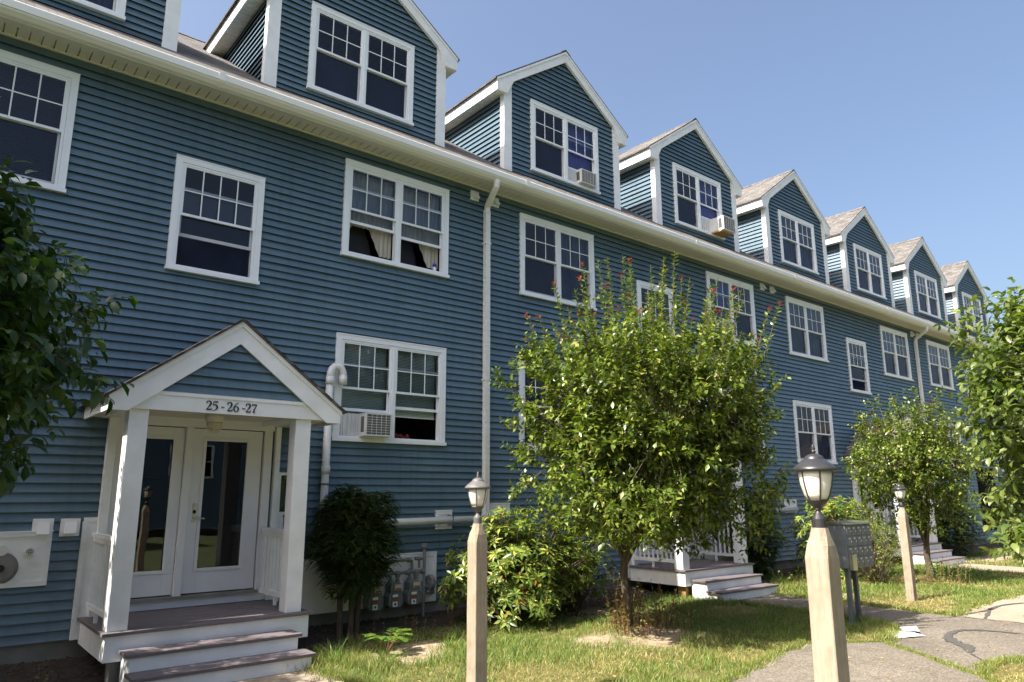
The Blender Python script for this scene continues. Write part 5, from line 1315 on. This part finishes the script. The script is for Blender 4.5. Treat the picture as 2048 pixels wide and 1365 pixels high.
# rhododendrons: whorls of long leaves on an uneven dome
LR = np.array([(0, 0, 0), (.5, .15, .03), (.5, -.15, .03), (.5, 0, -.02), (1.0, 0, -.14)])
def rhodo(base, label, c, rad, n, seed, leaf=.15, cut=None, mt='rhodo'):
    rnd = random.Random(seed); R = thing("rhododendron_bush", base, label, "shrub", "rhododendrons along the wall"); lv = Leaves(); st = MB(); b0 = Vector(base)
    for k in range(n):
        d = Vector([rnd.gauss(0, 1) for _ in range(3)]).normalized()
        if d.z < -.75: d.z = -d.z
        q = rnd.random()**.30; lump = 1+.15*math.sin(d.x*6+seed)+.13*math.sin(d.z*7+d.y*4+seed)
        p = Vector((c[0]+rad[0]*d.x*q*lump, c[1]+rad[1]*d.y*q*lump, max(G+.08, c[2]+rad[2]*d.z*q*lump)))
        if p.y > -.16 or (cut and cut(p)): continue
        up_ = (Vector((0, 0, .8))+d*.9+Vector([rnd.uniform(-.3, .3) for _ in range(3)])).normalized(); s_ = up_.orthogonal().normalized(); t_ = up_.cross(s_)
        if k % 3 == 0: st.tube([b0+Vector((rnd.uniform(-.1, .1), rnd.uniform(-.1, .1), 0)), b0.lerp(p, .5)+Vector((0, 0, .12)), p], [.012, .008, .004], 4, cap=False)
        m_ = rnd.randint(6, 9); ph = rnd.uniform(0, 6)
        for i in range(m_):
            a = ph+i*2*math.pi/m_; o = s_*math.cos(a)+t_*math.sin(a); dd = o+up_*rnd.uniform(-.25, .55); lv.add(tuple(p), tuple(dd), tuple(up_+Vector([rnd.uniform(-.15, .15) for _ in range(3)])), leaf*rnd.uniform(.65, 1.1))
        if rnd.random() < .4:
            for i in range(4): a = i*1.57; o = s_*math.cos(a)+t_*math.sin(a); lv.add(tuple(p), tuple(o*.6+up_), tuple(up_-o), leaf*.5)
    st.build("branches", 'twig', R); lv.build("foliage", mt, R, LR, L4F); return R
rhodo((7.35, -1.15, G), "large rhododendron bush with yellow-green new leaves behind the faded grey lantern", (7.30, -1.20, .30), (1.30, .85, .84), 760, 3, cut=lambda p: p.x > 8.5 and p.z > .5)
rhodo((8.75, -.95, G), "smaller sparse rhododendron in the shade to the right of the large one", (8.72, -1.0, .32), (.78, .58, .72), 300, 5, leaf=.12)
rhodo((16.6, -1.4, G), "rhododendron bush behind the mailboxes", (16.9, -1.45, .45), (1.75, .90, .95), 760, 4, leaf=.15)
# rounded, reddish small-leaved shrub behind the mailbox
def small_shrub(base, c, rad, n, seed, label, mt, leaf=.04, name="rounded_shrub", cat="shrub"):
    rnd = random.Random(seed); R = thing(name, base, label, cat); lv = Leaves(); st = MB(); b0 = Vector(base)
    for k in range(n):
        d = Vector([rnd.gauss(0, 1) for _ in range(3)]).normalized(); q = rnd.random()**.33
        p = Vector((c[0]+rad[0]*d.x*q, c[1]+rad[1]*d.y*q, max(G+.06, c[2]+rad[2]*d.z*q))); e = p+(d+Vector((0, 0, .4))+Vector([rnd.uniform(-.4, .4) for _ in range(3)])).normalized()*.12
        if k % 4 == 0: st.tube([b0, b0.lerp(p, .5), p], [.010, .006, .003], 4, cap=False)
        twig_leaves(lv, p, e, rnd, leaf, .012, 0)
    st.build("branches", 'twig', R); lv.build("foliage", mt, R); return R
small_shrub((16.1, -2.55, G), (16.1, -2.55, .22), (.66, .55, .66), 620, 7, "rounded small-leaved shrub turning orange at the top, between the mailboxes and the small lamp post", 'rhodo')
# clipped yews: drooping sprays of tiny needles
LY = np.array([(0, 0, 0), (.4, .13, 0), (.4, -.13, 0), (.5, 0, .02), (1.0, 0, -.05)])
def yew(base, c, rad, n, seed, label, trunks=True, low=None):
    rnd = random.Random(seed); R = thing("yew_bush", base, label, "shrub", "dark yews beside the porches"); lv = Leaves(); tr = MB(); b0 = Vector(base)
    for k in range(3 if trunks else 0):
        x0, y0 = b0.x+(-.10, .02, .13)[k], b0.y+(.03, -.04, .02)[k]; tr.tube([(x0, y0, G-.05), (x0+(k-1)*.02, y0, G+.5), (x0+(k-1)*.08, y0, G+1.0), (c[0]+(k-1)*.2, c[1], c[2])], [.045, .040, .034, .02], 8, cap=False)
    for k in range(n):
        d = Vector([rnd.gauss(0, 1) for _ in range(3)]).normalized(); q = rnd.random()**.28; lump = 1+.10*math.sin(d.x*7+seed)+.10*math.sin(d.z*8+seed)
        p = Vector((c[0]+rad[0]*d.x*q*lump, c[1]+rad[1]*d.y*q*lump, c[2]+rad[2]*d.z*q*lump))
        if p.z < c[2]: 
            f = (c[2]-p.z)/rad[2]; 
            if rnd.random() < f*.35: continue
        p.z = max(p.z, G+.15)
        if p.y > -.17: p.y = -.17-rnd.random()*.05
        if low and low(p): continue
        sd = (Vector((d.x, d.y, 0))+Vector((rnd.uniform(-.6, .6), rnd.uniform(-.6, .6), rnd.uniform(-.5, .6)))).normalized()
        L = rnd.uniform(.07, .13)*(1.35 if p.z < c[2]-.3 else 1); m_ = 9; lat = sd.cross(Vector((0, 0, 1))).normalized()
        if k % 3 == 0: tr.tube([Vector((c[0], c[1], min(p.z, c[2]))).lerp(p, .25), p], [.008, .003], 3, cap=False)
        for i in range(m_):
            f = i/m_; pp = p+sd*L*f+Vector((0, 0, -.5*L*f*f))
            for sg in (-1, 1): lv.add(tuple(pp), tuple(lat*sg+sd*.8+Vector((0, 0, -.15))), (rnd.uniform(-.3, .3), rnd.uniform(-.3, .3), 1), .058*(1.15-.5*f))
    tr.build("trunk", 'bark', R, smooth=True); lv.build("foliage", 'yew', R, LY, L4F); return R
yew((4.86, -.62, G), (4.90, -.62, .88), (.60, .44, .74), 4600, 3, "dark clipped yew on three bare trunks between the first porch and the gas meters")
yew((14.45, -.75, G), (14.45, -.75, .62), (.58, .50, 1.05), 3600, 9, "dark columnar yew just past the middle porch", False)
yew((24.1, -1.0, G), (24.3, -1.1, .55), (1.5, .7, .95), 3600, 11, "dark yew mass past the farthest porch", False)
sprouts((5.75, -.85, G+.02), 16, .12, .32, .55, .07, 'weed', "low green weeds in the shaded bed under the gas meters", "weed", name="weed_patch", seed=8)
sprouts((14.2, -1.7, G+.0), 22, .15, .40, .55, .08, 'weed', "leafy weeds between the middle porch steps and the mailboxes", "weed", name="weed_patch", seed=9)
sprouts((.9, -1.0, G+.02), 8, .10, .22, .5, .06, 'weed', "small weeds on the gravel left of the first porch", "weed", name="weed_patch", seed=10)

# ================================================================== the facing building, seen only as reflections in the glass
opp = thing("facing_building", (10, -27, G), "blue gabled building across the court, seen only reflected in the door and window glass", "building")
YO = -27.0; mb = MB()
ho = [(x+.03, x+w_-.03, zb+.02, zt-.03) for x, zt, zb, w_ in [(xx, a, b, 2.0) for xx in np.arange(-14, 36, 4.7) for a, b in ((ZT1, ZB1), (ZT2, ZB2))]]
siding(mb, lambda u, n, z: (-u, YO+n, z), lambda z: -38, lambda z: 16, Z0, 7.0, [(-h[1], -h[0], h[2], h[3]) for h in ho], rnd=random.Random(77), seam=9)
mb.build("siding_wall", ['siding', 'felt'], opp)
mb = MB(); mb.box(-16, 38, YO-9, YO-.3, G-.2, 6.9); mb.prism([(YO+.6, 7.0), (YO-4.8, 10.9), (YO-10, 7.0)], 'x', -16.3, 38.3, 0); mb.build("main_roof", 'roof', opp)
mb = MB(); g_ = MB(); gm = MB()
for h in ho:
    a, b, c_, d = h
    for q in ((a-.03, b+.03, d-.06, d+.03), (a-.03, b+.03, c_-.02, c_+.06), (a-.03, a+.08, c_, d), (b-.08, b+.03, c_, d), ((a+b)/2-.05, (a+b)/2+.05, c_, d), (a, b, (c_+d)/2-.02, (c_+d)/2+.02)): mb.box(q[0], q[1], YO-.05, YO+.045+random.random()*.004, q[2], q[3])
    g_.face([(a, YO-.02, c_), (a, YO-.02, d), (b, YO-.02, d), (b, YO-.02, c_)]); 
mb.build("window_frames", 'vinyl', opp); g_.build("panes", 'glass', opp)
for xx in np.arange(-11, 36, 4.7):
    mb = MB(); mb.prism([(xx-1.7, 7.3), (xx+1.7, 7.3), (xx+1.7, 9.7), (xx, 10.9), (xx-1.7, 9.7)], 'y', YO-5, YO-.4); d = mb.build("dormer", 'siding', opp)
    mb = MB()
    for s in (-1, 1): mb.prism([(xx, 11.05), (xx+s*1.95, 9.66), (xx+s*1.95, 9.40), (xx, 10.80)], 'y', YO-.42, YO-.30)
    mb.box(xx-1, xx+1, YO-.42, YO-.36, 7.95, 9.55); mb.build("rake_board", 'trim', d)
    mb = MB(); mb.box(xx-.88, xx+.88, YO-.37, YO-.345, 8.07, 9.43); mb.build("panes", 'dark', d)
mb = MB(); mb.box(-16.2, 38.2, YO+.0, YO+.6, 6.95, 7.12); mb.build("gutter", 'gutter', opp)

for o in bpy.data.objects:
    if '_o' in o: del o['_o']
